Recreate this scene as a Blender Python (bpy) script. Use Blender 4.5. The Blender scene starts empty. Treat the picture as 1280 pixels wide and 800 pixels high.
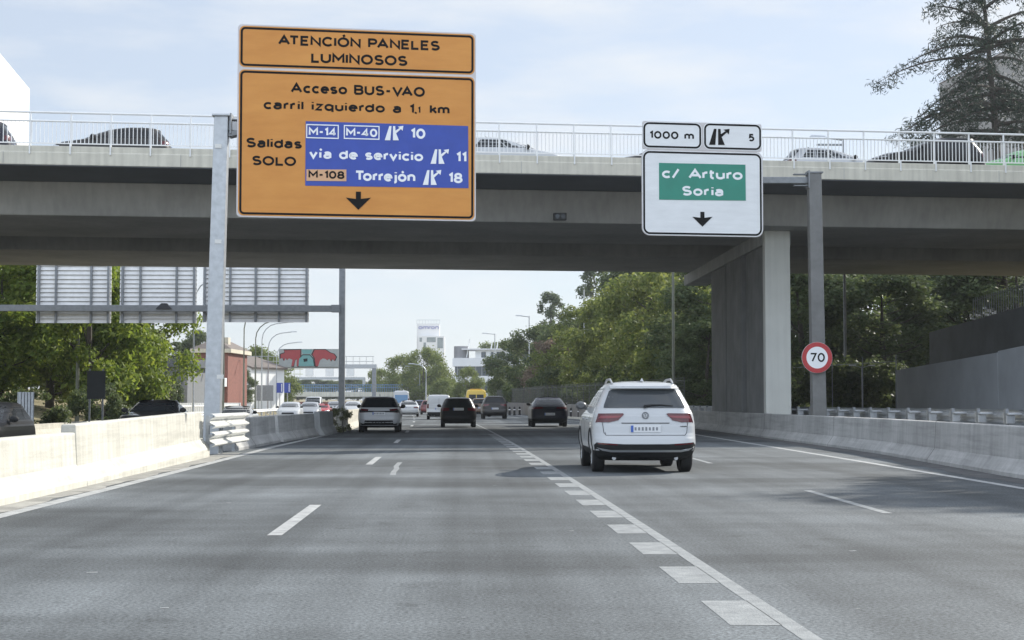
import bpy, bmesh, math, random
import numpy as np
from mathutils import Vector, Matrix
from mathutils.geometry import delaunay_2d_cdt
S = bpy.context.scene
C = S.collection
R = math.radians
# ---------------------------------------------------------------- camera
FPX, CAMH = 2000.0, 1.25
PITCH = math.atan(103 / FPX)
YAW = -math.atan(63 / FPX * math.cos(PITCH))
cd = bpy.data.cameras.new('camera'); cam = bpy.data.objects.new('camera', cd); C.objects.link(cam)
cam.location = (0, 0, CAMH); cam.rotation_euler = (R(90) + PITCH, 0, YAW)
cd.sensor_width = 36; cd.lens = 36 * FPX / 1280; cd.clip_start = .1; cd.clip_end = 9000
S.camera = cam
CAMR = Matrix.Rotation(YAW, 3, 'Z') @ Matrix.Rotation(R(90) + PITCH, 3, 'X')
def P(x, y, Y):
    """world point on the plane of depth Y behind photograph pixel x, y"""
    d = CAMR @ Vector(((x - 640) / FPX, (400 - y) / FPX, -1))
    return Vector((0, 0, CAMH)) + d * (Y / d.y)
def PZ(x, y, z=0):
    d = CAMR @ Vector(((x - 640) / FPX, (400 - y) / FPX, -1))
    return Vector((0, 0, CAMH)) + d * ((z - CAMH) / d.z)
# ---------------------------------------------------------------- sky and sun
SUN = Vector((1.25, 1.05, 1.0)).normalized()
SUN_EL = math.asin(SUN.z); SUN_AZ = math.atan2(SUN.x, SUN.y)
W = bpy.data.worlds.new('World'); S.world = W; W.use_nodes = True
nt = W.node_tree; nd = nt.nodes; lk = nt.links
bg = nd['Background']; bg.inputs['Strength'].default_value = .12
sky = nd.new('ShaderNodeTexSky'); sky.sky_type = 'NISHITA'; sky.sun_disc = False
sky.sun_elevation = SUN_EL; sky.sun_rotation = SUN_AZ
sky.air_density = 1.0; sky.dust_density = 1.2; sky.ozone_density = 1.5; sky.altitude = 600
tc = nd.new('ShaderNodeTexCoord'); mp = nd.new('ShaderNodeMapping'); mp.inputs['Scale'].default_value = (5, 2.2, 20)
mp.inputs['Rotation'].default_value = (0, R(24), 0)
nz = nd.new('ShaderNodeTexNoise'); nz.inputs['Scale'].default_value = 1.0; nz.inputs['Detail'].default_value = 7; nz.inputs['Roughness'].default_value = .55
rp = nd.new('ShaderNodeValToRGB'); rp.color_ramp.elements[0].position = .47; rp.color_ramp.elements[0].color = (0, 0, 0, 1); rp.color_ramp.elements[1].position = .70
rp.color_ramp.elements[1].color = (.9, .9, .9, 1)
mv = nd.new('ShaderNodeMix'); mv.data_type = 'RGBA'; mv.inputs['Factor'].default_value = .80; mv.inputs['B'].default_value = (2.55, 2.80, 3.22, 1)   # thin high veil
mx = nd.new('ShaderNodeMix'); mx.data_type = 'RGBA'; mx.inputs['B'].default_value = (3.75, 3.88, 4.02, 1)                                            # streaks of cirrus
lk.new(tc.outputs['Generated'], mp.inputs['Vector']); lk.new(mp.outputs[0], nz.inputs['Vector']); lk.new(nz.outputs['Fac'], rp.inputs['Fac'])
lk.new(sky.outputs['Color'], mv.inputs['A']); lk.new(mv.outputs['Result'], mx.inputs['A']); lk.new(rp.outputs['Color'], mx.inputs['Factor']); sx = nd.new('ShaderNodeSeparateXYZ'); lk.new(tc.outputs['Generated'], sx.inputs[0])                     # added brightening of the unseen sky behind the camera, to light facing surfaces
mr = nd.new('ShaderNodeMapRange'); mr.interpolation_type = 'SMOOTHSTEP'; mr.inputs['From Min'].default_value = .15; mr.inputs['From Max'].default_value = -.65; mr.inputs['To Min'].default_value = 1; mr.inputs['To Max'].default_value = 2.2
lk.new(sx.outputs['Y'], mr.inputs['Value']); vm = nd.new('ShaderNodeVectorMath'); vm.operation = 'SCALE'; lk.new(mx.outputs['Result'], vm.inputs[0]); lk.new(mr.outputs[0], vm.inputs['Scale'])
lk.new(vm.outputs[0], bg.inputs['Color'])
sl = bpy.data.lights.new('sun', 'SUN'); sl.energy = 3.2; sl.angle = R(.55); sl.color = (1, .95, .86)
so = bpy.data.objects.new('sun', sl); C.objects.link(so); so.rotation_euler = SUN.to_track_quat('Z', 'Y').to_euler(); so.location = (0, 0, 60)
S.view_settings.view_transform = 'Standard'; S.view_settings.look = 'None'; S.view_settings.gamma = 1
S.view_settings.use_curve_mapping = False; S.view_settings.exposure = .98
S.cycles.use_denoising = True; S.cycles.max_bounces = 6; S.cycles.diffuse_bounces = 4; S.cycles.transparent_max_bounces = 8
S.cycles.sample_clamp_indirect = 6
# ---------------------------------------------------------------- materials
MATS = {}
def mat(name, col, rough=.6, metal=0, scuff=0, var=.12, scale=2.0, col2=None, bump=0, bscale=40, streak=0, coat=0, spec=.5, emit=None, trans=0, stretch=(1, 1, 1)):
    if name in MATS: return MATS[name]
    m = bpy.data.materials.new(name); m.use_nodes = True; n = m.node_tree.nodes; l = m.node_tree.links
    b = n['Principled BSDF']; b.inputs['Roughness'].default_value = rough; b.inputs['Metallic'].default_value = metal
    b.inputs['Specular IOR Level'].default_value = spec; b.inputs['Coat Weight'].default_value = coat; b.inputs['Coat Roughness'].default_value = .04
    c = (*col, 1)
    if var or col2:
        t = n.new('ShaderNodeTexCoord'); mpp = n.new('ShaderNodeMapping'); mpp.inputs['Scale'].default_value = stretch
        l.new(t.outputs['Object'], mpp.inputs['Vector'])
        x = n.new('ShaderNodeTexNoise'); x.inputs['Scale'].default_value = scale; x.inputs['Detail'].default_value = 6; x.inputs['Roughness'].default_value = .6
        l.new(mpp.outputs[0], x.inputs['Vector'])
        r = n.new('ShaderNodeValToRGB'); e = r.color_ramp.elements; e[0].position = .3; e[1].position = .72
        e[0].color = (*[k * (1 - var) for k in col], 1); e[1].color = (*(col2 or [min(1, k * (1 + var)) for k in col]), 1)
        l.new(x.outputs['Fac'], r.inputs['Fac']); out = r.outputs['Color']
        if streak:
            m2 = n.new('ShaderNodeMapping'); m2.inputs['Scale'].default_value = (6, 6, .35); l.new(t.outputs['Object'], m2.inputs['Vector'])
            x2 = n.new('ShaderNodeTexNoise'); x2.inputs['Scale'].default_value = .9; x2.inputs['Detail'].default_value = 5; l.new(m2.outputs[0], x2.inputs['Vector'])
            r2 = n.new('ShaderNodeValToRGB'); r2.color_ramp.elements[0].position = .36; r2.color_ramp.elements[0].color = (1 - streak,) * 3 + (1,); r2.color_ramp.elements[1].position = .6
            l.new(x2.outputs['Fac'], r2.inputs['Fac'])
            q = n.new('ShaderNodeMix'); q.data_type = 'RGBA'; q.blend_type = 'MULTIPLY'; q.inputs['Factor'].default_value = 1
            l.new(out, q.inputs['A']); l.new(r2.outputs['Color'], q.inputs['B']); out = q.outputs['Result']
        if scuff:
            m4 = n.new('ShaderNodeMapping'); m4.inputs['Scale'].default_value = (1, .22, 5); l.new(t.outputs['Object'], m4.inputs['Vector'])
            x4 = n.new('ShaderNodeTexNoise'); x4.inputs['Scale'].default_value = 1.6; x4.inputs['Detail'].default_value = 7; x4.inputs['Roughness'].default_value = .65; l.new(m4.outputs[0], x4.inputs['Vector'])
            r4 = n.new('ShaderNodeValToRGB'); r4.color_ramp.elements[0].position = .36; r4.color_ramp.elements[0].color = (1 - scuff,) * 3 + (1,); r4.color_ramp.elements[1].position = .52
            l.new(x4.outputs['Fac'], r4.inputs['Fac']); q4 = n.new('ShaderNodeMix'); q4.data_type = 'RGBA'; q4.blend_type = 'MULTIPLY'; q4.inputs['Factor'].default_value = 1
            l.new(out, q4.inputs['A']); l.new(r4.outputs['Color'], q4.inputs['B']); out = q4.outputs['Result']
        l.new(out, b.inputs['Base Color'])
        if bump:
            x3 = n.new('ShaderNodeTexNoise'); x3.inputs['Scale'].default_value = bscale; x3.inputs['Detail'].default_value = 3; l.new(t.outputs['Object'], x3.inputs['Vector'])
            bp = n.new('ShaderNodeBump'); bp.inputs['Strength'].default_value = bump; bp.inputs['Distance'].default_value = .02
            l.new(x3.outputs['Fac'], bp.inputs['Height']); l.new(bp.outputs[0], b.inputs['Normal'])
    else:
        b.inputs['Base Color'].default_value = c
    if emit:
        b.inputs['Emission Color'].default_value = (*emit[:3], 1); b.inputs['Emission Strength'].default_value = emit[3]
    MATS[name] = m
    return m
def leaf(name, c1, c2, tr=.45):
    m = bpy.data.materials.new(name); m.use_nodes = True; n = m.node_tree.nodes; l = m.node_tree.links
    g = n.new('ShaderNodeNewGeometry'); r = n.new('ShaderNodeValToRGB'); e = r.color_ramp.elements
    e[0].color = (*c1, 1); e[1].color = (*c2, 1)
    l.new(g.outputs['Random Per Island'], r.inputs['Fac'])
    d = n['Principled BSDF']; d.inputs['Roughness'].default_value = .55; d.inputs['Specular IOR Level'].default_value = .25
    t = n.new('ShaderNodeBsdfTranslucent'); mxx = n.new('ShaderNodeMixShader'); mxx.inputs[0].default_value = tr
    h = n.new('ShaderNodeHueSaturation'); h.inputs['Hue'].default_value = .485; h.inputs['Saturation'].default_value = 1.1; h.inputs['Value'].default_value = 1.35
    l.new(r.outputs['Color'], d.inputs['Base Color']); l.new(r.outputs['Color'], h.inputs['Color']); l.new(h.outputs['Color'], t.inputs['Color'])
    l.new(d.outputs[0], mxx.inputs[1]); l.new(t.outputs[0], mxx.inputs[2]); l.new(mxx.outputs[0], n['Material Output'].inputs['Surface'])
    MATS[name] = m
    return m
def asphalt(name, base, glare=.85):
    m = bpy.data.materials.new(name); m.use_nodes = True; n = m.node_tree.nodes; l = m.node_tree.links
    b = n['Principled BSDF']; t = n.new('ShaderNodeTexCoord')
    def noise(sc, stretch, detail=5):
        mm = n.new('ShaderNodeMapping'); mm.inputs['Scale'].default_value = stretch; l.new(t.outputs['Object'], mm.inputs['Vector'])
        x = n.new('ShaderNodeTexNoise'); x.inputs['Scale'].default_value = sc; x.inputs['Detail'].default_value = detail; x.inputs['Roughness'].default_value = .6
        l.new(mm.outputs[0], x.inputs['Vector']); return x.outputs['Fac']
    def ramp(f, p0, c0, p1, c1):
        r = n.new('ShaderNodeValToRGB'); e = r.color_ramp.elements; e[0].position = p0; e[1].position = p1; e[0].color = (c0, c0, c0, 1); e[1].color = (c1, c1, c1, 1)
        l.new(f, r.inputs['Fac']); return r.outputs['Color']
    def mul(a, c):
        q = n.new('ShaderNodeMix'); q.data_type = 'RGBA'; q.blend_type = 'MULTIPLY'; q.inputs['Factor'].default_value = 1
        if isinstance(a, tuple): q.inputs['A'].default_value = a
        else: l.new(a, q.inputs['A'])
        l.new(c, q.inputs['B']); return q.outputs['Result']
    o = mul((*base, 1), ramp(noise(1, (.95, .012, 1), 3), .36, .72, .62, 1.16))       # wheel tracks along the lanes
    o = mul(o, ramp(noise(.10, (.5, 1.7, 1), 5), .42, .62, .58, 1.20))          # worn and re-laid patches, plus soft cross bands painting shade and light
    o = mul(o, ramp(noise(.9, (1, .45, 1), 7), .3, .82, .7, 1.16))
    o = mul(o, ramp(noise(2.2, (1, .8, 1), 8), .26, .62, .40, 1.0))             # oil spots
    o = mul(o, ramp(noise(38, (1, 1, 1), 3), .30, .45, .70, 1.6))               # stone chippings
    l.new(o, b.inputs['Base Color'])
    b.inputs['Roughness'].default_value = glare; b.inputs['Specular IOR Level'].default_value = .3
    bp = n.new('ShaderNodeBump'); bp.inputs['Strength'].default_value = .5; bp.inputs['Distance'].default_value = .012
    l.new(noise(60, (1, 1, 1), 3), bp.inputs['Height']); l.new(bp.outputs[0], b.inputs['Normal'])
    MATS[name] = m
    return m
def rows(name, c1, c2, sc):
    """corrugated sheet: ribs come from geometry, this only adds weathering"""
    return mat(name, c1, .45, .35, .1, sc, c2)
M_asphalt = asphalt('asphalt', (.106, .117, .123))
M_asphalt2 = asphalt('asphalt_pale', (.15, .15, .148))
M_paint = mat('road_paint', (.36, .37, .37), .7, var=.35, scale=5, col2=(.50, .51, .50), bump=.4, bscale=60)
M_paintw = mat('worn_road_paint', (.23, .245, .25), .7, var=.25, scale=6, col2=(.31, .325, .325), bump=.4, bscale=60)
M_conc = mat('concrete', (.36, .37, .37), .8, var=.18, scale=.9, streak=.14, bump=.25, bscale=25)
M_concw = mat('white_barrier_concrete', (.56, .545, .48), .8, var=.12, scale=1.1, streak=.16, scuff=.16, bump=.25, bscale=25)
M_concd = mat('grimy_concrete', (.42, .42, .41), .85, var=.22, scale=.7, streak=.14, scuff=.20, bump=.3, bscale=20)
M_fascia = mat('fascia_concrete', (.60, .578, .495), .8, var=.10, scale=1.2, streak=.16)
M_girder = mat('girder_concrete', (.385, .382, .365), .8, var=.18, scale=.4, streak=.10, bump=.1)
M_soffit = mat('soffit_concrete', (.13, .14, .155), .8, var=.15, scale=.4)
M_galv = mat('galvanised_steel', (.42, .44, .46), .42, .55, var=.15, scale=6)
M_galvd = mat('dull_galvanised_steel', (.23, .245, .26), .5, .4, var=.15, scale=5)
M_white = mat('white_paint', (.75, .76, .76), .45, var=.05)
M_back = mat('sign_back', (.76, .76, .75), .5, .1, var=.08, scale=3)
M_orange = mat('orange_sheet', (.60, .245, .045), .6, var=.08, scale=.8, col2=(.64, .285, .06), stretch=(1, 1, 4))
M_signw = mat('white_sheet', (.74, .76, .77), .5, var=.06, scale=1.2, stretch=(1, 1, 5))
M_edge = mat('sign_edge', (.55, .53, .53), .5, .2, var=.08)
M_blue = mat('blue_sheet', (.028, .066, .36), .5, var=.10, scale=2)
M_green = mat('green_sheet', (.022, .23, .165), .5, var=.08, scale=2)
M_tan = mat('tan_sheet', (.62, .36, .20), .5, var=.05)
M_black = mat('sign_black', (.010, .010, .011), .8, var=.1, spec=.15)
M_letter = mat('sign_white_letters', (.80, .82, .84), .45, var=.03)
M_red = mat('sign_red', (.42, .035, .04), .5, var=.08)
M_dark = mat('dark_metal', (.03, .032, .035), .5, .3, var=.1)
M_brick = mat('red_brick', (.20, .075, .055), .85, var=.2, scale=3)
M_cream = mat('cream_render', (.58, .53, .42), .85, var=.1, scale=.6, streak=.12)
M_wwall = mat('white_render', (.80, .80, .78), .8, var=.04, scale=.5)
M_tile = mat('roof_tile', (.15, .125, .11), .8, var=.2, scale=3)
M_glassb = mat('building_glass', (.05, .065, .08), .15, .2, var=.1, scale=1)
M_grass = mat('dry_ground', (.20, .17, .09), .95, var=.35, scale=.6, col2=(.30, .26, .15), bump=.6, bscale=6)
M_bark = mat('bark', (.06, .05, .042), .9, var=.3, scale=4, bump=.5, bscale=18)
M_rubber = mat('rubber', (.016, .016, .017), .75, var=.15, scale=8)
M_rim = mat('alloy', (.40, .41, .42), .35, .8, var=.05)
M_glass = mat('car_glass', (.016, .019, .022), .2, 0, var=0, spec=.28)
M_trim = mat('black_trim', (.018, .019, .02), .7, 0, var=.1, scale=9, spec=.25)
M_silver = mat('silver_trim', (.45, .46, .47), .35, .6, var=.05)
M_lampred = mat('tail_lamp_red', (.085, .009, .013), .14, 0, var=0, coat=.4)
M_lampbr = mat('tail_lamp_bright', (.20, .020, .026), .15, 0, var=0, coat=.6)
M_lampwh = mat('headlamp', (.62, .64, .66), .1, .3, var=0, coat=.6)
M_plate = mat('plate_white', (.68, .69, .70), .45, var=.04)
M_plgrey = mat('plate_grey', (.22, .23, .25), .5, var=.1)
M_plblue = mat('plate_blue', (.05, .12, .42), .5, var=.05)
M_chrome = mat('chrome', (.62, .63, .64), .12, 1, var=0)
L_bright = leaf('leaf_bright', (.10, .16, .03), (.24, .30, .07), .5)
L_mid = leaf('leaf_mid', (.085, .125, .034), (.195, .225, .075), .5)
L_dark = leaf('leaf_dark', (.056, .088, .038), (.125, .155, .068), .48)
L_brown = leaf('leaf_brown', (.13, .105, .075), (.24, .19, .14), .35)
L_needle = leaf('needle', (.018, .032, .022), (.040, .058, .040), .22)
L_poplar = leaf('leaf_poplar', (.075, .105, .06), (.15, .18, .11), .4)
L_far = leaf('leaf_far', (.085, .125, .035), (.18, .215, .07), .45)
def paint(name, col, metal=.0, rough=.34, coat=.55, spec=.5):
    return mat(name, col, rough, metal, var=0, coat=coat, spec=spec)
P_white = paint('white_car_paint', (.47, .485, .495), 0); P_black = paint('black_car_paint', (.005, .005, .006), coat=.10, spec=.25); P_navy = paint('navy_car_paint', (.010, .011, .022), coat=.15, spec=.3)
P_grey = paint('grey_car_paint', (.030, .029, .028), coat=.15, spec=.3); P_brown = paint('bronze_car_paint', (.10, .055, .028)); P_yellow = paint('yellow_van_paint', (.62, .42, .03), 0)
P_red = paint('red_car_paint', (.42, .025, .022), 0); P_silver = paint('silver_car_paint', (.40, .41, .42), .5); P_green = paint('green_car_paint', (.16, .42, .16), 0)
# ---------------------------------------------------------------- helpers
class MB:
    def __init__(s): s.v, s.f, s.m = [], [], []
    def add(s, vs, fs, mi=0):
        o = len(s.v); s.v += [tuple(v) for v in vs]; s.f += [[i + o for i in f] for f in fs]; s.m += [mi] * len(fs); return s
    def box(s, c, d, M=None, mi=0):
        x, y, z = d[0] / 2, d[1] / 2, d[2] / 2
        vs = [Vector((sx * x, sy * y, sz * z)) for sz in (-1, 1) for sy in (-1, 1) for sx in (-1, 1)]
        if M is not None: vs = [M @ v for v in vs]
        vs = [v + Vector(c) for v in vs]
        return s.add(vs, [(0, 2, 3, 1), (4, 5, 7, 6), (0, 1, 5, 4), (2, 6, 7, 3), (0, 4, 6, 2), (1, 3, 7, 5)], mi)
    def hexa(s, b, t, mi=0):
        """eight corners: bottom ring b, top ring t"""
        n = len(b); return s.add(list(b) + list(t), [tuple(range(n))[::-1], tuple(range(n, 2 * n))] + [(i, (i + 1) % n, n + (i + 1) % n, n + i) for i in range(n)], mi)
    def bar(s, a, b, w, h, mi=0):
        a = Vector(a); b = Vector(b); d = (b - a); L = d.length; q = d.to_track_quat('Y', 'Z').to_matrix()
        return s.box((a + b) / 2, (w, L, h), q, mi)
    def tube(s, pts, r, n=8, mi=0, cap=True):
        pts = [Vector(p) for p in pts]; rs = r if isinstance(r, (list, tuple)) else [r] * len(pts); o = []
        for i, p in enumerate(pts):
            d = (pts[min(i + 1, len(pts) - 1)] - pts[max(i - 1, 0)]).normalized(); q = d.to_track_quat('Z', 'Y').to_matrix()
            o += [p + q @ Vector((rs[i] * math.cos(2 * math.pi * k / n), rs[i] * math.sin(2 * math.pi * k / n), 0)) for k in range(n)]
        fs = [(i * n + k, i * n + (k + 1) % n, (i + 1) * n + (k + 1) % n, (i + 1) * n + k) for i in range(len(pts) - 1) for k in range(n)]
        if cap: fs += [tuple(range(n))[::-1], tuple(range((len(pts) - 1) * n, len(pts) * n))]
        return s.add(o, fs, mi)
    def lathe(s, prof, n=28, axis='X', c=(0, 0, 0), mi=0):
        """prof: (along, radius) pairs, closed ring"""
        o = []
        for a, r in prof:
            for k in range(n):
                t = 2 * math.pi * k / n; p = (a, r * math.cos(t), r * math.sin(t))
                if axis == 'Z': p = (p[1], p[2], p[0])
                if axis == 'Y': p = (p[1], p[0], p[2])
                o.append(Vector(p) + Vector(c))
        m = len(prof)
        fs = [(i * n + k, i * n + (k + 1) % n, (i + 1) * n + (k + 1) % n, (i + 1) * n + k) for i in range(m - 1) for k in range(n)]
        fs += [tuple(range(n))[::-1], tuple(range((m - 1) * n, m * n))]
        return s.add(o, fs, mi)
    def sweep(s, prof, path, mi=0, up=Vector((0, 0, 1)), cap=True):
        """prof: closed list of (side, z) offsets, swept along world points; side is to the right of the path"""
        n = len(prof); o = []; path = [Vector(p) for p in path]
        for i, p in enumerate(path):
            d = path[min(i + 1, len(path) - 1)] - path[max(i - 1, 0)]; d.z = 0; d.normalize(); sd = Vector((d.y, -d.x, 0))
            o += [p + sd * a + up * b for a, b in prof]
        fs = [(i * n + k, i * n + (k + 1) % n, (i + 1) * n + (k + 1) % n, (i + 1) * n + k) for i in range(len(path) - 1) for k in range(n)]
        if cap: fs += [tuple(range(n)), tuple(range((len(path) - 1) * n, len(path) * n))[::-1]]
        return s.add(o, fs, mi)
    def build(s, name, mats, parent=None, smooth=False, bevel=0, loc=None, fix=True, angle=35):
        me = bpy.data.meshes.new(name); me.from_pydata(s.v, [], s.f)
        for m in (mats if isinstance(mats, (list, tuple)) else [mats]): me.materials.append(m)
        me.polygons.foreach_set('material_index', s.m)
        if fix:
            bm = bmesh.new(); bm.from_mesh(me); bmesh.ops.recalc_face_normals(bm, faces=bm.faces); bm.to_mesh(me); bm.free()
        if smooth:
            me.shade_smooth()
            if hasattr(me, 'set_sharp_from_angle'): me.set_sharp_from_angle(angle=R(angle))
        o = bpy.data.objects.new(name, me); C.objects.link(o); o.parent = parent
        if loc is not None: o.location = loc
        if bevel:
            b = o.modifiers.new('bevel', 'BEVEL'); b.width = bevel; b.segments = 2; b.limit_method = 'ANGLE'; b.angle_limit = R(40)
        return o
def tag(o, label=None, cat=None, group=None, kind=None):
    if label: o['label'] = label
    if cat: o['category'] = cat
    if group: o['group'] = group
    if kind: o['kind'] = kind
    return o
def empty(name, loc=(0, 0, 0), rz=0, label=None, cat=None, group=None):
    o = bpy.data.objects.new(name, None); C.objects.link(o); o.location = loc; o.rotation_euler = (0, 0, rz); o.empty_display_size = .3
    return tag(o, label, cat, group)
def copy_tree(o, parent=None):
    c = o.copy(); C.objects.link(c); c.parent = parent
    for ch in list(o.children): copy_tree(ch, c)
    return c
def cx(y):
    """the motorway bends gently to the left"""
    return -1.25e-4 * max(y, 0) ** 2 if y < 300 else -11.25 - .075 * (y - 300)
def road_pts(x, y0, y1, z, step=5, dx=0):
    n = max(2, int(abs(y1 - y0) / step) + 1); f = x if callable(x) else (lambda y: x)
    return [Vector((f(y) + cx(y) + dx, y, z)) for y in np.linspace(y0, y1, n)]
def strip(name, xl, xr, y0, y1, z, m, parent=None, kind='structure', step=5):
    a = road_pts(xl, y0, y1, z, step); b = road_pts(xr, y0, y1, z, step); k = MB()
    k.add(a + b, [(i, len(a) + i, len(a) + i + 1, i + 1) for i in range(len(a) - 1)])
    return tag(k.build(name, m, parent), kind=kind)
def inside(p, poly):
    x, y = p; c = False; j = len(poly) - 1
    for i in range(len(poly)):
        a, b = poly[i], poly[j]
        if (a[1] > y) != (b[1] > y) and x < (b[0] - a[0]) * (y - a[1]) / (b[1] - a[1]) + a[0]: c = not c
        j = i
    return c
def densify(poly, step):
    o = []
    for i, a in enumerate(poly):
        b = poly[(i + 1) % len(poly)]; n = max(1, int(math.dist(a, b) / step))
        o += [(a[0] + (b[0] - a[0]) * k / n, a[1] + (b[1] - a[1]) * k / n) for k in range(n)]
    return o
def relief(mb, poly, fn, off=.006, thick=.012, step=.12, mi=0):
    """a flat outline laid on a curved surface fn(u, v, off) and given thickness"""
    pb = densify(poly, step); us = [p[0] for p in pb]; vs = [p[1] for p in pb]; n = len(pb); pts = list(pb)
    u = min(us) + step / 2
    while u < max(us):
        v = min(vs) + step / 2
        while v < max(vs):
            if inside((u, v), poly) and min(math.dist((u, v), q) for q in pb) > step * .4: pts.append((u, v))
            v += step
        u += step
    r = delaunay_2d_cdt([Vector(p) for p in pts], [], [list(range(n))], 1, 1e-6)
    V = [fn(p[0], p[1], off) for p in r[0]]; F = [tuple(f) for f in r[2]]
    o = len(V); V += [fn(p[0], p[1], off - thick) for p in pb]
    ix = [min(range(o), key=lambda q: (r[0][q][0] - p[0]) ** 2 + (r[0][q][1] - p[1]) ** 2) for p in pb]
    F += [(ix[i], ix[(i + 1) % n], o + (i + 1) % n, o + i) for i in range(n)]
    mb.add(V, F, mi)
def rrect(x0, z0, x1, z1, r, n=6):
    o = []
    for cx_, cz_, a0 in ((x1 - r, z0 + r, -90), (x1 - r, z1 - r, 0), (x0 + r, z1 - r, 90), (x0 + r, z0 + r, 180)):
        o += [(cx_ + r * math.cos(R(a0 + 90 * k / n)), cz_ + r * math.sin(R(a0 + 90 * k / n))) for k in range(n + 1)]
    return o
def ring_poly(mb, outer, inner, y0, y1, mi=0):
    """frame between two outlines of the same length, front at y0, back at y1"""
    n = len(outer); V = [(x, y0, z) for x, z in outer] + [(x, y0, z) for x, z in inner] + [(x, y1, z) for x, z in outer] + [(x, y1, z) for x, z in inner]; F = []
    for i in range(n):
        j = (i + 1) % n; F += [(i, j, n + j, n + i), (2 * n + i, 3 * n + i, 3 * n + j, 2 * n + j), (i, 2 * n + i, 2 * n + j, j), (n + i, n + j, 3 * n + j, 3 * n + i)]
    mb.add(V, F, mi)
def plate_poly(mb, poly, y0, y1, mi=0):
    """flat outline in x, z with thickness from y0 (front) to y1"""
    r = delaunay_2d_cdt([Vector(p) for p in poly], [], [list(range(len(poly)))], 1, 1e-6); n = len(r[0])
    V = [(p[0], y0, p[1]) for p in r[0]] + [(p[0], y1, p[1]) for p in r[0]]
    F = [tuple(f) for f in r[2]] + [tuple(i + n for i in f)[::-1] for f in r[2]]
    ed = {}
    for f in r[2]:
        for i in range(len(f)):
            e = (f[i], f[(i + 1) % len(f)])
            if (e[1], e[0]) in ed: ed.pop((e[1], e[0]))
            else: ed[e] = 1
    F += [(a, n + a, n + b, b) for a, b in ed]
    mb.add(V, F, mi)
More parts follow.
